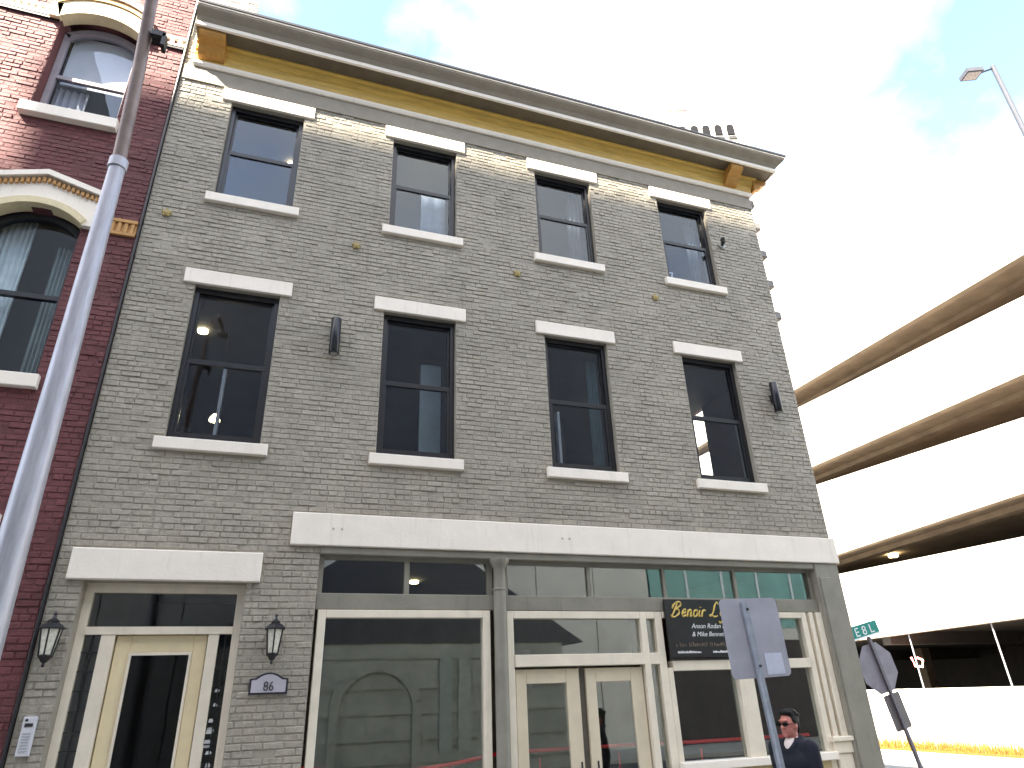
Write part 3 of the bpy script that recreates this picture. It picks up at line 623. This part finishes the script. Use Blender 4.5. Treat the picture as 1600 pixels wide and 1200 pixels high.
# string courses with pierced dentils
def course(x0, x1, z0, z1, m, pitch=.085):
    MB().cbox(x0, x1, yR-.035, yR+.03, z0, z0+.045, .005).cbox(x0, x1, yR-.04, yR+.03, z1-.05, z1, .005).box(x0, x1, yR-.006, yR+.03, z0+.045, z1-.05).build('string_course', m, RB)
    n = max(2, int((x1-x0)/pitch)); d = MB()
    for i in range(n):
        a = x0+(x1-x0)*(i+.1)/n; d.box(a, a+(x1-x0)/n*.5, yR-.03, yR-.004, z0+.047, z1-.052)
    d.build('dentil_row', m, RB)
for a, b in ((-5.15, -3.86), (-2.54, -2.12), (-7.3, -6.46)): course(a, b, 10.90, 11.09, WHITE)
for a, b in ((-5.15, -3.86), (-7.3, -6.46)): course(a, b, 7.40, 7.64, DENT)
course(-2.42, -2.125, 7.40, 7.64, DENT, .07)
for a, b in ((-5.15, -3.72), (-2.68, -2.12)): MB().box(a, b, yR-.03, yR-.0, 10.855, 10.885).build('cable', BLACKM, RB)
for xc in (-3.2, -5.8):
    tag(MB().box(xc-.41, xc+.41, yR+.33, yR+.35, 10.02, 11.0).build('roller_blind', mat('white_blind_cloth', (.72, .71, .72), .8, .04)), 'white roller blind in the %s top window of the red building' % ('right' if xc > -4 else 'left'), 'blind')
curtain('curtain', -3.66, -3.25, 8.40, 8.6, 10.0, mat('dusty_lilac_cloth', (.45, .43, .45), .8), 'grey curtain behind the lower sash of the top window of the red building', folds=5)
curtain('curtain', -3.66, -3.30, 8.32, 4.75, 7.6, mat('white_sheer_cloth', (.78, .84, .82), .8), 'white sheer curtain drawn to the left in the middle window of the red building', folds=6, amp=.03)
curtain('curtain', -3.02, -2.80, 8.34, 4.75, 7.3, mat('greenish_sheer_cloth', (.30, .36, .34), .8), 'greenish sheer curtain at the right of the middle window of the red building', folds=5, amp=.03)
tag(MB().tube([(-2.097, 7.975, -.05), (-2.097, 7.975, 12.3)], .017, 8).build('black_joint_tube', BLACKM), 'thin black tube running down the joint between the red and grey buildings', 'pipe')  # plain black tube along the joint

# ================================================================== STREET FURNITURE
t = thing('lamp_post', 'tall tapered aluminium street lamp pole in front of the red building', 'street lamp', (-1.56, 5, 0))
MB().lathe([(.19, 0), (.19, .04), (.12, .06)], (-1.556, 5, 0), 16).build('base_plate', ALU, t)
MB().tube([(-1.556, 5, .05), (-1.556, 5, 2), (-1.565, 5, 4), (-1.585, 5, 6.05)], [.108, .097, .080, .060], 20).build('lower_pole', ALU, t, smooth=True)
MB().lathe([(.066, -.05), (.072, -.045), (.072, .045), (.066, .05)], (-1.586, 5, 6.06), 18).build('joint_collar', ALU, t, smooth=True)
MB().tube([(-1.587, 5, 6.1), (-1.588, 4.86, 7.0), (-1.588, 4.66, 7.75), (-1.588, 4.3, 8.5), (-1.588, 3.6, 9.1), (-1.588, 2.6, 9.35)], [.054, .052, .050, .048, .045, .04], 16).build('mast_arm', mat('brown_weathered_metal', (.22, .17, .155), .5, .2, 8, metal=.5), t, smooth=True)
MB().lathe([(.05, 0), (.13, .03), (.15, .1), (.08, .16)], (-1.588, 2.35, 9.28), 14).build('lamp_head', ALU, t)
MB().box(-1.53, -1.42, 4.70, 4.80, 7.32, 7.38).box(-1.44, -1.41, 4.70, 4.80, 7.22, 7.36).build('banner_clamp', BLACKM, t)

t = thing('traffic_sign', 'bare metal back of a rectangular sign on a steel post before the shop', 'sign', (4.03, 5, 0))
def rrect(x0, x1, z0, z1, r, n=5):
    p = []
    for cx, cz, a in ((x1-r, z1-r, 0), (x0+r, z1-r, 90), (x0+r, z0+r, 180), (x1-r, z0+r, 270)):
        for i in range(n+1):
            q = math.radians(a+90*i/n); p.append((cx+r*math.cos(q), cz+r*math.sin(q)))
    return p
def leanm(mb, piv, ang):
    c, s_ = math.cos(ang), math.sin(ang)
    mb.v = [(piv[0]+(x-piv[0])*c+(z-piv[2])*s_, y, piv[2]-(x-piv[0])*s_+(z-piv[2])*c) for x, y, z in mb.v]; return mb
leanm(MB().prism([p for p in rrect(3.665, 4.265, 2.03, 2.665, .045)], 5.03, 5.034), (3.96, 5, 2.3), math.radians(-2)).build('sign_plate', SIGNB, t)
leanm(MB().prism(rrect(3.672, 4.258, 2.037, 2.658, .045), 5.0345, 5.036), (3.96, 5, 2.3), math.radians(-2)).build('sign_face', mat('white_reflective_face', (.75, .75, .75), .4), t)
leanm(MB().prism(rrect(4.02, 4.20, 2.05, 2.215, .004), 5.0265, 5.0295), (3.96, 5, 2.3), math.radians(-2)).build('sticker', mat('pale_sticker', (.60, .62, .74), .4, .08, 12), t)
def uch(p0, p1, w, m, name, parent):
    mb = MB()
    d = [(-w*.5, .012), (-w*.32, .008), (-w*.22, -.018), (w*.22, -.018), (w*.32, .008), (w*.5, .012), (w*.5, .016), (w*.28, .013), (w*.18, -.012), (-w*.18, -.012), (-w*.28, .013), (-w*.5, .016)]
    for p in (p0, p1): mb.v += [(p[0]+a, p[1]+b, p[2]) for a, b in d]
    n = len(d); mb.f = [(i, (i+1) % n, n+(i+1) % n, n+i) for i in range(n)]+[tuple(range(n))[::-1], tuple(range(n, 2*n))]
    return mb.build(name, m, parent)
uch((4.075, 5.008, -.02), (3.90, 5.008, 2.63), .075, mat('galvanised_steel', (.34, .37, .43), .42, .2, 9, .1, 60, metal=.4), 'post', t)
for z in (2.12, 2.57): MB().lathe([(.011, 0), (.011, .012)], (3.932 if z < 2.3 else 3.903, 4.992, z), 8, 'y').build('bolt', BLACKM, t)

# stop sign seen from behind, leaning
t = thing('stop_sign', 'back of a leaning octagonal stop sign with a small plate and green street name blade', 'sign', (9.85, 9, 0))
LA = math.radians(-12); PV = (9.42, 9, 2.19)
oc = [(9.40+.395*math.cos(math.radians(22.5+45*k)), 2.19+.395*math.sin(math.radians(22.5+45*k))) for k in range(8)]
leanm(MB().prism(oc, 9.03, 9.034), PV, LA).build('stop_plate', mat('dark_sign_back', (.25, .235, .275), .5, .14, 6, .1, metal=.1), t)
leanm(MB().prism([(9.40+(x-9.40)*.985, 2.19+(z-2.19)*.985) for x, z in oc], 9.0345, 9.037), PV, LA).build('stop_face', mat('red_sign_face', (.5, .02, .02), .4), t)
leanm(MB().prism(rrect(9.265, 9.615, 1.27, 1.79, .03), 9.03, 9.034), PV, LA).build('lower_plate', mat('brown_grey_sign_back', (.17, .155, .155), .5, .12, 6, metal=.2), t)
mb = MB().box(9.40, 9.45, 8.985, 9.028, -.3, 2.66); leanm(mb, PV, LA).build('post', mat('weathered_sign_post', (.16, .155, .18), .6, .2, 8), t)
leanm(MB().cbox(9.05, 9.70, 8.995, 9.01, 2.665, 2.875, .003), PV, LA).build('street_name_blade', mat('green_reflective', (.0, .26, .21), .35, .12), t)
leanm(MB().box(9.05, 9.70, 8.990, 8.9945, 2.665, 2.69).box(9.05, 9.07, 8.990, 8.9945, 2.69, 2.875), PV, LA).build('blade_border', mat('bright_reflective_white', (.85, .9, .9), .4), t)
o = text_mesh('E 8 L', .19, MATS['bright_reflective_white'], 'street_name', t, (9.38, 8.992, 2.71), .002, wide=1.1)
o.data.transform(Matrix.Translation(PV) @ Matrix.Rotation(LA, 4, 'Y') @ Matrix.Translation(-Vector(PV)))

# ================================================================== PARKING GARAGE
PG = thing('parking_garage', 'multi storey white concrete parking garage across the side street', 'garage', (20, 20, 0))
GX = 20.0
def ln(a, b): return lambda y: a[1]+(b[1]-a[1])*(y-a[0])/(b[0]-a[0])
tops = [ln((13.75, 3.49), (18.68, 3.41)), ln((12.55, 6.74), (20.0, 6.40)), ln((11.37, 9.96), (20.1, 9.92)), ln((10.1, 13.32), (20, 13.31))]
bots = [ln((14.4, 1.76), (20, 1.78)), ln((12.98, 5.59), (20, 5.71)), ln((11.8, 8.77), (20, 9.17)), ln((10.56, 12.14), (20, 12.5))]
yy0, yy1 = 8.2, 44.2
GW = mat('white_painted_concrete', (.66, .63, .57), .75, .10, 1.5, .25, 30, streak=.35)
for i in range(5):
    lo = (lambda y: -.1) if i == 0 else tops[i-1]
    hi = bots[i] if i < 4 else (lambda y: 15.23)
    y = yy0
    while y < yy1-.1:
        e = min(y+6, yy1); mb = MB()
        a, b, c, d = lo(y), lo(e-.012), hi(e-.012), hi(y)
        mb.add([(GX, y, a), (GX, e-.012, b), (GX, e-.012, c), (GX, y, d), (GX+.3, y, a), (GX+.3, e-.012, b), (GX+.3, e-.012, c), (GX+.3, y, d)],
               [(0, 3, 2, 1), (4, 5, 6, 7), (0, 1, 5, 4), (1, 2, 6, 5), (2, 3, 7, 6), (3, 0, 4, 7)])
        mb.build('spandrel_panel', GW, PG); y = e
def slab(f, th, m, name, x0=GX+.3, x1=36):
    mb = MB(); a, b = f(yy0), f(yy1)
    mb.add([(x0, yy0, a), (x1, yy0, a), (x1, yy1, b), (x0, yy1, b), (x0, yy0, a+th), (x1, yy0, a+th), (x1, yy1, b+th), (x0, yy1, b+th)],
           [(0, 1, 2, 3), (4, 7, 6, 5), (0, 4, 5, 1), (1, 5, 6, 2), (2, 6, 7, 3), (3, 7, 4, 0)])
    return mb.build(name, m, PG)
for i, tp in enumerate(tops):
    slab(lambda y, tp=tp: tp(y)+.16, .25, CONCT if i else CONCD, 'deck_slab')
    mb = MB(); y = yy0+1.5
    while y < yy1:
        z = tp(y); (MB().box(GX+.32, 35.9, y, y+.35, z-.25, z+.155).build('deck_beam', CONCD, PG) if i == 0 else None); y += 9
    a, b = tp(yy0), tp(yy1)
    MB().add([(GX+.004, yy0, a-.006), (GX+.3, yy0, a-.006), (GX+.3, yy1, b-.006), (GX+.004, yy1, b-.006), (GX+.004, yy0, a-.001), (GX+.3, yy0, a-.001), (GX+.3, yy1, b-.001), (GX+.004, yy1, b-.001)],
        [(0, 1, 2, 3), (4, 7, 6, 5), (0, 4, 5, 1), (1, 5, 6, 2), (2, 6, 7, 3), (3, 7, 4, 0)]).build('soffit_shade_strip', CONCT, PG)  # tan strip added under the panels, underside shade put into its colour
    b2 = MB()
    b2.add([(GX+1.5, yy0, a-.02), (GX+1.9, yy0, a-.02), (GX+1.9, yy1, b-.02), (GX+1.5, yy1, b-.02), (GX+1.5, yy0, a+.155), (GX+1.9, yy0, a+.155), (GX+1.9, yy1, b+.155), (GX+1.5, yy1, b+.155)],
           [(0, 1, 2, 3), (0, 4, 5, 1), (2, 6, 7, 3), (3, 7, 4, 0), (1, 5, 6, 2)])
    if i: b2.build('edge_beam', CONCT, PG)
MB().box(35.9, 36.2, yy0, yy1, -.1, 13.4).build('core_wall', CONCD, PG)
MB().box(GX, 36.2, yy0-.3, yy0-.002, -.1, 15.2).build('end_wall', GW, PG)
MB().box(GX, 36.2, yy1+.01, yy1+.3, -.1, 15.2).build('end_wall', GW, PG)
for y in (26.0, 35.0):
    for x in (22.5, 30): MB().box(x, x+.5, y, y+.5, 0, 13.4).build('column', CONCT, PG)
MB().lathe([(.17, 0), (.17, .1)], (22.98, 20.0, 6.44), 16).build('ceiling_light', LAMPG, PG)
for y in (17.75, 14.83):
    tag(MB().tube([(GX+.15, y, 1.7), (GX+.15, y+.03, 3.5)], .022, 6).build('conduit', ALU, PG))
tag(MB().tube([(GX+.6, 18.32, 2.72), (GX+.6, 18.24, 2.45), (GX+.6, 17.98, 2.42), (GX+.6, 17.9, 2.62), (GX+.6, 18.08, 2.70)], .028, 8).build('neon_sign', mat('red_neon', (1, .3, .3), .4, 0, emit=((1, .22, .16), 6))), 'small hooked red neon sign glowing inside the dark lower level of the garage', 'neon sign')
# planting strip
DRY = mat('dry_yellow_grass', (.13, .06, .006), .8, .3, 12, c2=(.22, .13, .012))
gm = MB(); gr = random.Random(8)
for i in range(5200):
    x, y = gr.uniform(19.72, 19.97), gr.uniform(10, 26); h = gr.uniform(.2, .48); a = gr.uniform(0, 6.28); w = .012; lx, ly = gr.uniform(-.08, .08), gr.uniform(-.08, .08)
    gm.add([(x-w*math.cos(a), y-w*math.sin(a), 0), (x+w*math.cos(a), y+w*math.sin(a), 0), (x+lx, y+ly, h)], [(0, 1, 2)])
tag(gm.build('ornamental_grass', DRY), kind='stuff')
structure('planting_bed', MB().box(19.68, 19.998, 9, 40, -.1, .06), mat('straw_mulch', (.15, .075, .01), .9, .3, 9, .5))
# rooftop lamp on the garage
t = thing('rooftop_lamp', 'slim grey lamp pole with a box head standing on the garage roof', 'street lamp', (22, 9.66, 13.7))
MB().tube([(22, 9.66, 13.6), (22, 9.66, 21.5)], [.085, .075], 12).build('pole', mat('weathered_grey_steel', (.045, .05, .065), .8, .1), t, smooth=True)
MB().tube([(21.95, 9.68, 21.38), (21.5, 9.84, 21.2)], .035, 8).build('arm', BLACKM, t)
hd = MB().box(-.44, .16, -.22, .22, -.10, .06); hd.v = [(21.3+x*.95-y*.3, 9.9-x*.3-y*.95, 21.17+z+x*.12) for x, y, z in hd.v]
hd.build('lamp_head', mat('grey_lamp_housing', (.05, .052, .065), .6, .2, 9), t)
hl = MB().box(-.40, .10, -.17, .17, -.125, -.102); hl.v = [(21.3+x*.95-y*.3, 9.9-x*.3-y*.95, 21.17+z+x*.12) for x, y, z in hl.v]
hl.build('lens', mat('pale_lens', (.30, .30, .34), .2), t)

# ================================================================== FAR TOWER
TW = thing('white_tower', 'tall white tower far behind the roof with a row of small arched windows', 'tower', (36, 40, 0))
def tl(px, py, d=46.0):
    v = _r*((px-800)/FPX)+_d*((py-600)/FPX)+_f
    a, b = v.x*math.cos(YAW)-v.y*math.sin(YAW), v.x*math.sin(YAW)+v.y*math.cos(YAW)
    return a*d/b, ZC+v.z*d/b
def trot(mb):
    mb.v = [(x*math.cos(YAW)+y*math.sin(YAW), -x*math.sin(YAW)+y*math.cos(YAW), z) for x, y, z in mb.v]; return mb
x0, zt = tl(1040, 172); x1, _z = tl(1160, 172); zt2 = tl(1100, 172)[1]
trot(MB().box(x0, x1, 46, 58, -.1, zt2)).build('wall', GW, TW)
trot(MB().box(tl(1040, 166)[0], tl(1072, 166)[0], 45.9, 46.3, zt2+.002, zt2+.22)).build('roof_sign', mat('pink_red_paint', (.6, .2, .17), .6), TW)
DG = mat('dark_grey_opening', (.012, .012, .014), .9, spec=.1)
zr = tl(1122, 204)[1]
for px in (1066, 1085, 1103, 1122, 1141):
    x = tl(px, 204)[0]
    trot(MB().prism([(x-.34, zr-.62), (x+.34, zr-.62), (x+.34, zr+.35)]+arcpts(x, .34, zr+.35, .3, 6)[1:-1]+[(x-.34, zr+.35)], 45.90, 45.99)).build('arched_window', DG, TW)
    if px > 1110: trot(MB().box(x-.30, x+.46, 45.88, 45.99, zr-1.15, zr-.85)).build('vent_slot', mat('black_vent', (.02, .02, .02), .6), TW)

# ================================================================== ACROSS THE STREET (seen only in reflections, shades the facade)
A = thing('tall_block', 'tall concrete office block across the street behind the camera to the left', 'building', (-30, -15, 0))
MB().box(-27.6, -15.0, -30, -10, -.1, 41.6).box(-70, -27.602, -30, -10, -.1, 39.7).build('wall', mat('cool_grey_concrete', (.24, .25, .28), .8, .12, 1), A)
gm = MB()
for i in range(6):
    for k in range(14): gm.box(-66+k*3.3, -64+k*3.3, -9.998, -9.95, 2+i*3.5, 4+i*3.5)
gm.build('window_band', mat('dark_block_glass', (.03, .035, .04), .15), A)
B = thing('concrete_block', 'long grey concrete building opposite the shop behind the camera', 'building', (12, -15, 0))
MB().box(-8, 34, -20, -10.1, -.1, 18.5).build('wall', mat('dark_upper_concrete', (.17, .18, .21), .8, .15, 1), B)
PAN = mat('pale_panel_concrete', (.60, .58, .52), .8, .12, .8, .2, 20)
for k in range(9):
    x = -7.9+k*2.6
    MB().cbox(x, x+2.56, -10.09, -9.9, 0, 9.0, .02).build('concrete_panel', PAN, B).rotation_euler = (0, 0, 0)
TEAL = mat('teal_curtain_wall', (.16, .36, .33), .3, .2, 1)
for k in range(6):
    MB().box(15.6+k*1.9, 17.4+k*1.9, -10.09, -9.95, 4.4, 8.6).build('teal_glazing', TEAL, B)
    MB().box(17.4+k*1.9, 17.5+k*1.9, -10.09, -9.9, 4.4, 8.6).build('mullion', WP, B)
MB().box(15.5, 34, -10.09, -9.9, 3.9, 4.38).build('base_wall', PAN, B)
MB().box(15.52, 34, -10.08, -9.88, -.1, 3.88).build('dark_reflected_slab', CONCD, B)  # dark slab added to darken the reflections in the corner windows
Hh = thing('gabled_house', 'dark slate gabled house opposite the shop behind the camera', 'house', (4.5, -7, 0))
MB().box(-1.2, 9.6, -9.6, -6.02, -.1, 3.6).build('wall', mat('grey_green_stucco', (.285, .29, .25), .8, .25, 1.2, .3, 15), Hh)
MB().prism([(-1.9, 3.602), (10.4, 3.602), (4.2, 7.6)], -9.7, -5.98).build('gable', mat('dark_slate', (.03, .032, .045), .5, .2, 4), Hh)
for k, (z0, z1) in enumerate(((.3, .52), (.9, 1.05), (1.6, 1.72), (2.3, 2.42), (3.15, 3.4))): MB().box(-1.2, 9.6, -6.018, -5.985, z0, z1).build('stone_course', MATS['grey_green_stucco'], Hh)
MB().box(5.35, 5.75, -6.018, -5.96, .525, 3.14).build('pilaster', mat('grey_teal_stone', (.26, .295, .265), .8, .2), Hh)
MB().box(5.95, 6.35, -6.018, -5.97, .525, 3.14).build('pilaster', mat('pale_dusty_stone', (.30, .31, .27), .8, .2), Hh)
MB().band(arcpts(3.4, 1.1, 1.9, .9), arcpts(3.4, 1.35, 2.0, 1.15), -6.02, -5.95).box(2.05, 2.3, -6.018, -5.95, 0, 1.9).box(4.5, 4.75, -6.018, -5.95, 0, 1.9).build('arch', mat('pale_green_stone', (.285, .29, .25), .8, .2), Hh)

# ================================================================== PERSON
def remesh(mb_list, voxel, name, m, smooth_it=6):
    me = bpy.data.meshes.new(name); bm = bmesh.new()
    for kind, args in mb_list:
        if kind == 'e':      # ellipsoid centre, radii
            c, r = args; bmesh.ops.create_uvsphere(bm, u_segments=18, v_segments=12, radius=1, matrix=Matrix.Translation(c) @ Matrix.Diagonal((*r, 1)))
        else:                # capsule chain
            pts, rs = args
            for (p, q, a, b) in zip(pts[:-1], pts[1:], rs[:-1], rs[1:]):
                p, q = Vector(p), Vector(q); d = q-p
                mt = Matrix.Translation((p+q)/2) @ d.to_track_quat('Z', 'Y').to_matrix().to_4x4()
                bmesh.ops.create_cone(bm, cap_ends=True, segments=14, radius1=a, radius2=b, depth=d.length, matrix=mt)
                bmesh.ops.create_uvsphere(bm, u_segments=14, v_segments=8, radius=b*1.0, matrix=Matrix.Translation(q))
            bmesh.ops.create_uvsphere(bm, u_segments=14, v_segments=8, radius=rs[0], matrix=Matrix.Translation(pts[0]))
    bm.to_mesh(me); bm.free()
    o = bpy.data.objects.new(name, me); COL.objects.link(o)
    r = o.modifiers.new('r', 'REMESH'); r.mode = 'VOXEL'; r.voxel_size = voxel
    s_ = o.modifiers.new('s', 'SMOOTH'); s_.iterations = smooth_it; s_.factor = .5
    me2 = bpy.data.meshes.new_from_object(o.evaluated_get(bpy.context.evaluated_depsgraph_get()))
    bpy.data.objects.remove(o); me2.name = name; me2.materials.clear(); me2.materials.append(m)
    for p in me2.polygons: p.use_smooth = True
    return me2
PX, PY = 4.94, 6.0
PR = thing('person', 'person in dark navy jacket and sunglasses walking past the corner window', 'person', (PX, PY, 0))
PR.rotation_euler = (0, 0, math.radians(-74))       # local -y is forward; turned to face left and towards the street
def put(name, me):
    o = bpy.data.objects.new(name, me); COL.objects.link(o); o.parent = PR; return o
SKIN = mat('red_lit_skin', (.52, .19, .15), .5, .1, 25)  # reddish light on the face put into the skin colour
arm = lambda s, sw: [(s*.185, .0, 1.42), (s*.235, .02-sw*.04, 1.14), (s*.235, -.07-sw*.06, .90)]
body = [('e', ((0, .005, 1.625), (.073, .092, .108))), ('e', ((0, -.028, 1.575), (.060, .065, .075))), ('e', ((0, -.068, 1.532), (.030, .026, .022))),
        ('c', ([(0, -.082, 1.632), (0, -.108, 1.598)], [.012, .018])), ('e', ((-.020, -.098, 1.596), (.009, .010, .008))), ('e', ((.020, -.098, 1.596), (.009, .010, .008))),
        ('e', ((0, -.086, 1.563), (.026, .014, .010))), ('e', ((0, -.082, 1.660), (.055, .016, .012))),
        ('e', ((.074, .012, 1.608), (.010, .020, .032))), ('e', ((-.074, .012, 1.608), (.010, .020, .032))),
        ('c', ([(0, .02, 1.57), (0, .025, 1.44)], [.056, .062])), ('e', ((0, .01, 1.28), (.165, .10, .22))), ('e', ((0, .01, 1.02), (.15, .10, .18))),
        ('c', ([(-.1, 0, .93), (-.10, -.10, .50), (-.10, -.04, .09)], [.085, .058, .042])), ('c', ([(.1, 0, .93), (.10, .07, .50), (.10, .22, .12)], [.085, .058, .042])),
        ('c', ([(-.10, -.02, .05), (-.10, -.16, .035)], [.04, .032])), ('c', ([(.10, .24, .08), (.10, .12, .03)], [.04, .032]))]
for s in (-1, 1):
    a = arm(s, s); body.append(('c', (a, [.055, .042, .028])))
    hx, hy, hz = a[-1]
    body.append(('e', ((hx, hy-.012, hz-.05), (.018, .038, .05))))
    for k, (dy, L) in enumerate(((-.036, .062), (-.012, .074), (.010, .068), (.030, .052))):
        body.append(('c', ([(hx, hy-.012+dy, hz-.085), (hx-s*.006, hy-.016+dy, hz-.085-L*.55), (hx-s*.022, hy-.018+dy, hz-.085-L)], [.0095, .009, .008])))
    body.append(('c', ([(hx-s*.008, hy-.045, hz-.03), (hx-s*.022, hy-.068, hz-.07), (hx-s*.026, hy-.066, hz-.10)], [.011, .010, .009])))
put('body', remesh(body, .0075, 'body', SKIN, 4))
jk = [('e', ((0, .01, 1.26), (.19, .125, .24))), ('e', ((0, .01, 1.02), (.185, .13, .20))), ('c', ([(-.17, .01, 1.405), (0, .03, 1.455), (.17, .01, 1.405)], [.075, .075, .075])), ('c', ([(-.13, -.03, 1.30), (.13, -.03, 1.30)], [.09, .09])), ('c', ([(-.075, .06, 1.50), (0, .10, 1.52), (.075, .06, 1.50)], [.028, .03, .028])), ('c', ([(-.085, .05, 1.495), (-.07, -.04, 1.46), (-.02, -.085, 1.40)], [.028, .028, .024])), ('c', ([(.085, .05, 1.495), (.07, -.04, 1.46), (.02, -.085, 1.40)], [.028, .028, .024]))]
for s in (-1, 1):
    a = arm(s, s); jk.append(('c', (a, [.080, .060, .046])))
put('jacket', remesh(jk, .012, 'jacket', mat('dark_navy_cloth', (.006, .007, .016), .9, .25, 14, .3, 80), 5))
put('shirt', remesh([('e', ((0, -.008, 1.425), (.072, .085, .10))), ('c', ([(-.05, .02, 1.50), (0, -.05, 1.475), (.05, .02, 1.50)], [.022, .02, .022]))], .008, 'shirt', mat('pale_pink_shirt', (.70, .60, .58), .7), 3))
tr = [('c', ([(-.09, 0, .93), (-.10, -.10, .50), (-.10, -.04, .12)], [.115, .082, .068])), ('c', ([(.09, 0, .93), (.10, .07, .50), (.10, .215, .15)], [.115, .082, .068]))]
put('trousers', remesh(tr, .014, 'trousers', mat('dark_denim', (.02, .024, .04), .8, .2, 20), 4))
sh = [('c', ([(-.10, -.01, .055), (-.10, -.18, .045)], [.052, .045])), ('c', ([(.10, .245, .09), (.10, .10, .045)], [.052, .045]))]
put('shoes', remesh(sh, .01, 'shoes', mat('black_leather', (.012, .012, .012), .4), 3))
hr = [('e', ((0, .040, 1.672), (.084, .092, .080))), ('e', ((0, -.020, 1.728), (.066, .062, .030))), ('e', ((.01, -.052, 1.728), (.05, .030, .020))), ('e', ((0, .085, 1.60), (.062, .035, .075))),
      ('e', ((.070, .015, 1.665), (.016, .045, .04))), ('e', ((-.070, .015, 1.665), (.016, .045, .04)))]
for k in range(46):
    a = RND.uniform(0, 6.28); e_ = RND.uniform(.25, 1.25)
    hr.append(('e', ((.083*math.cos(a)*math.cos(e_), .036+.094*math.sin(a)*math.cos(e_)+(.035*max(0, 1-e_) if math.sin(a) < 0 else 0), 1.678+.080*math.sin(e_)), (.020, .026, .012))))
put('hair', remesh(hr, .007, 'hair', mat('black_hair', (.008, .007, .006), .6, .4, 40, .8, 150, spec=.25), 2))
gl_ = MB()
for s in (-1, 1):
    c = (s*.034, 1.628)
    pts = [(c[0]+.030*math.cos(k*math.pi/5), c[1]+.019*math.sin(k*math.pi/5)) for k in range(10)]
    gl_.prism(pts, -.112, -.098); gl_.box(s*.064-.003, s*.064+.003, -.104, -.095, 1.622, 1.638)
    gl_.add([(s*.066, -.10, 1.634), (s*.078, .02, 1.630), (s*.078, .02, 1.624), (s*.066, -.10, 1.628), (s*.069, -.10, 1.634), (s*.081, .02, 1.630), (s*.081, .02, 1.624), (s*.069, -.10, 1.628)], [(0, 1, 2, 3), (4, 7, 6, 5), (0, 4, 5, 1), (3, 2, 6, 7)])
gl_.box(-.008, .008, -.112, -.106, 1.630, 1.637)
o = put('sunglasses', gl_.mesh('sunglasses')); o.data.materials.append(mat('black_lens', (.004, .004, .004), .3, spec=.2))
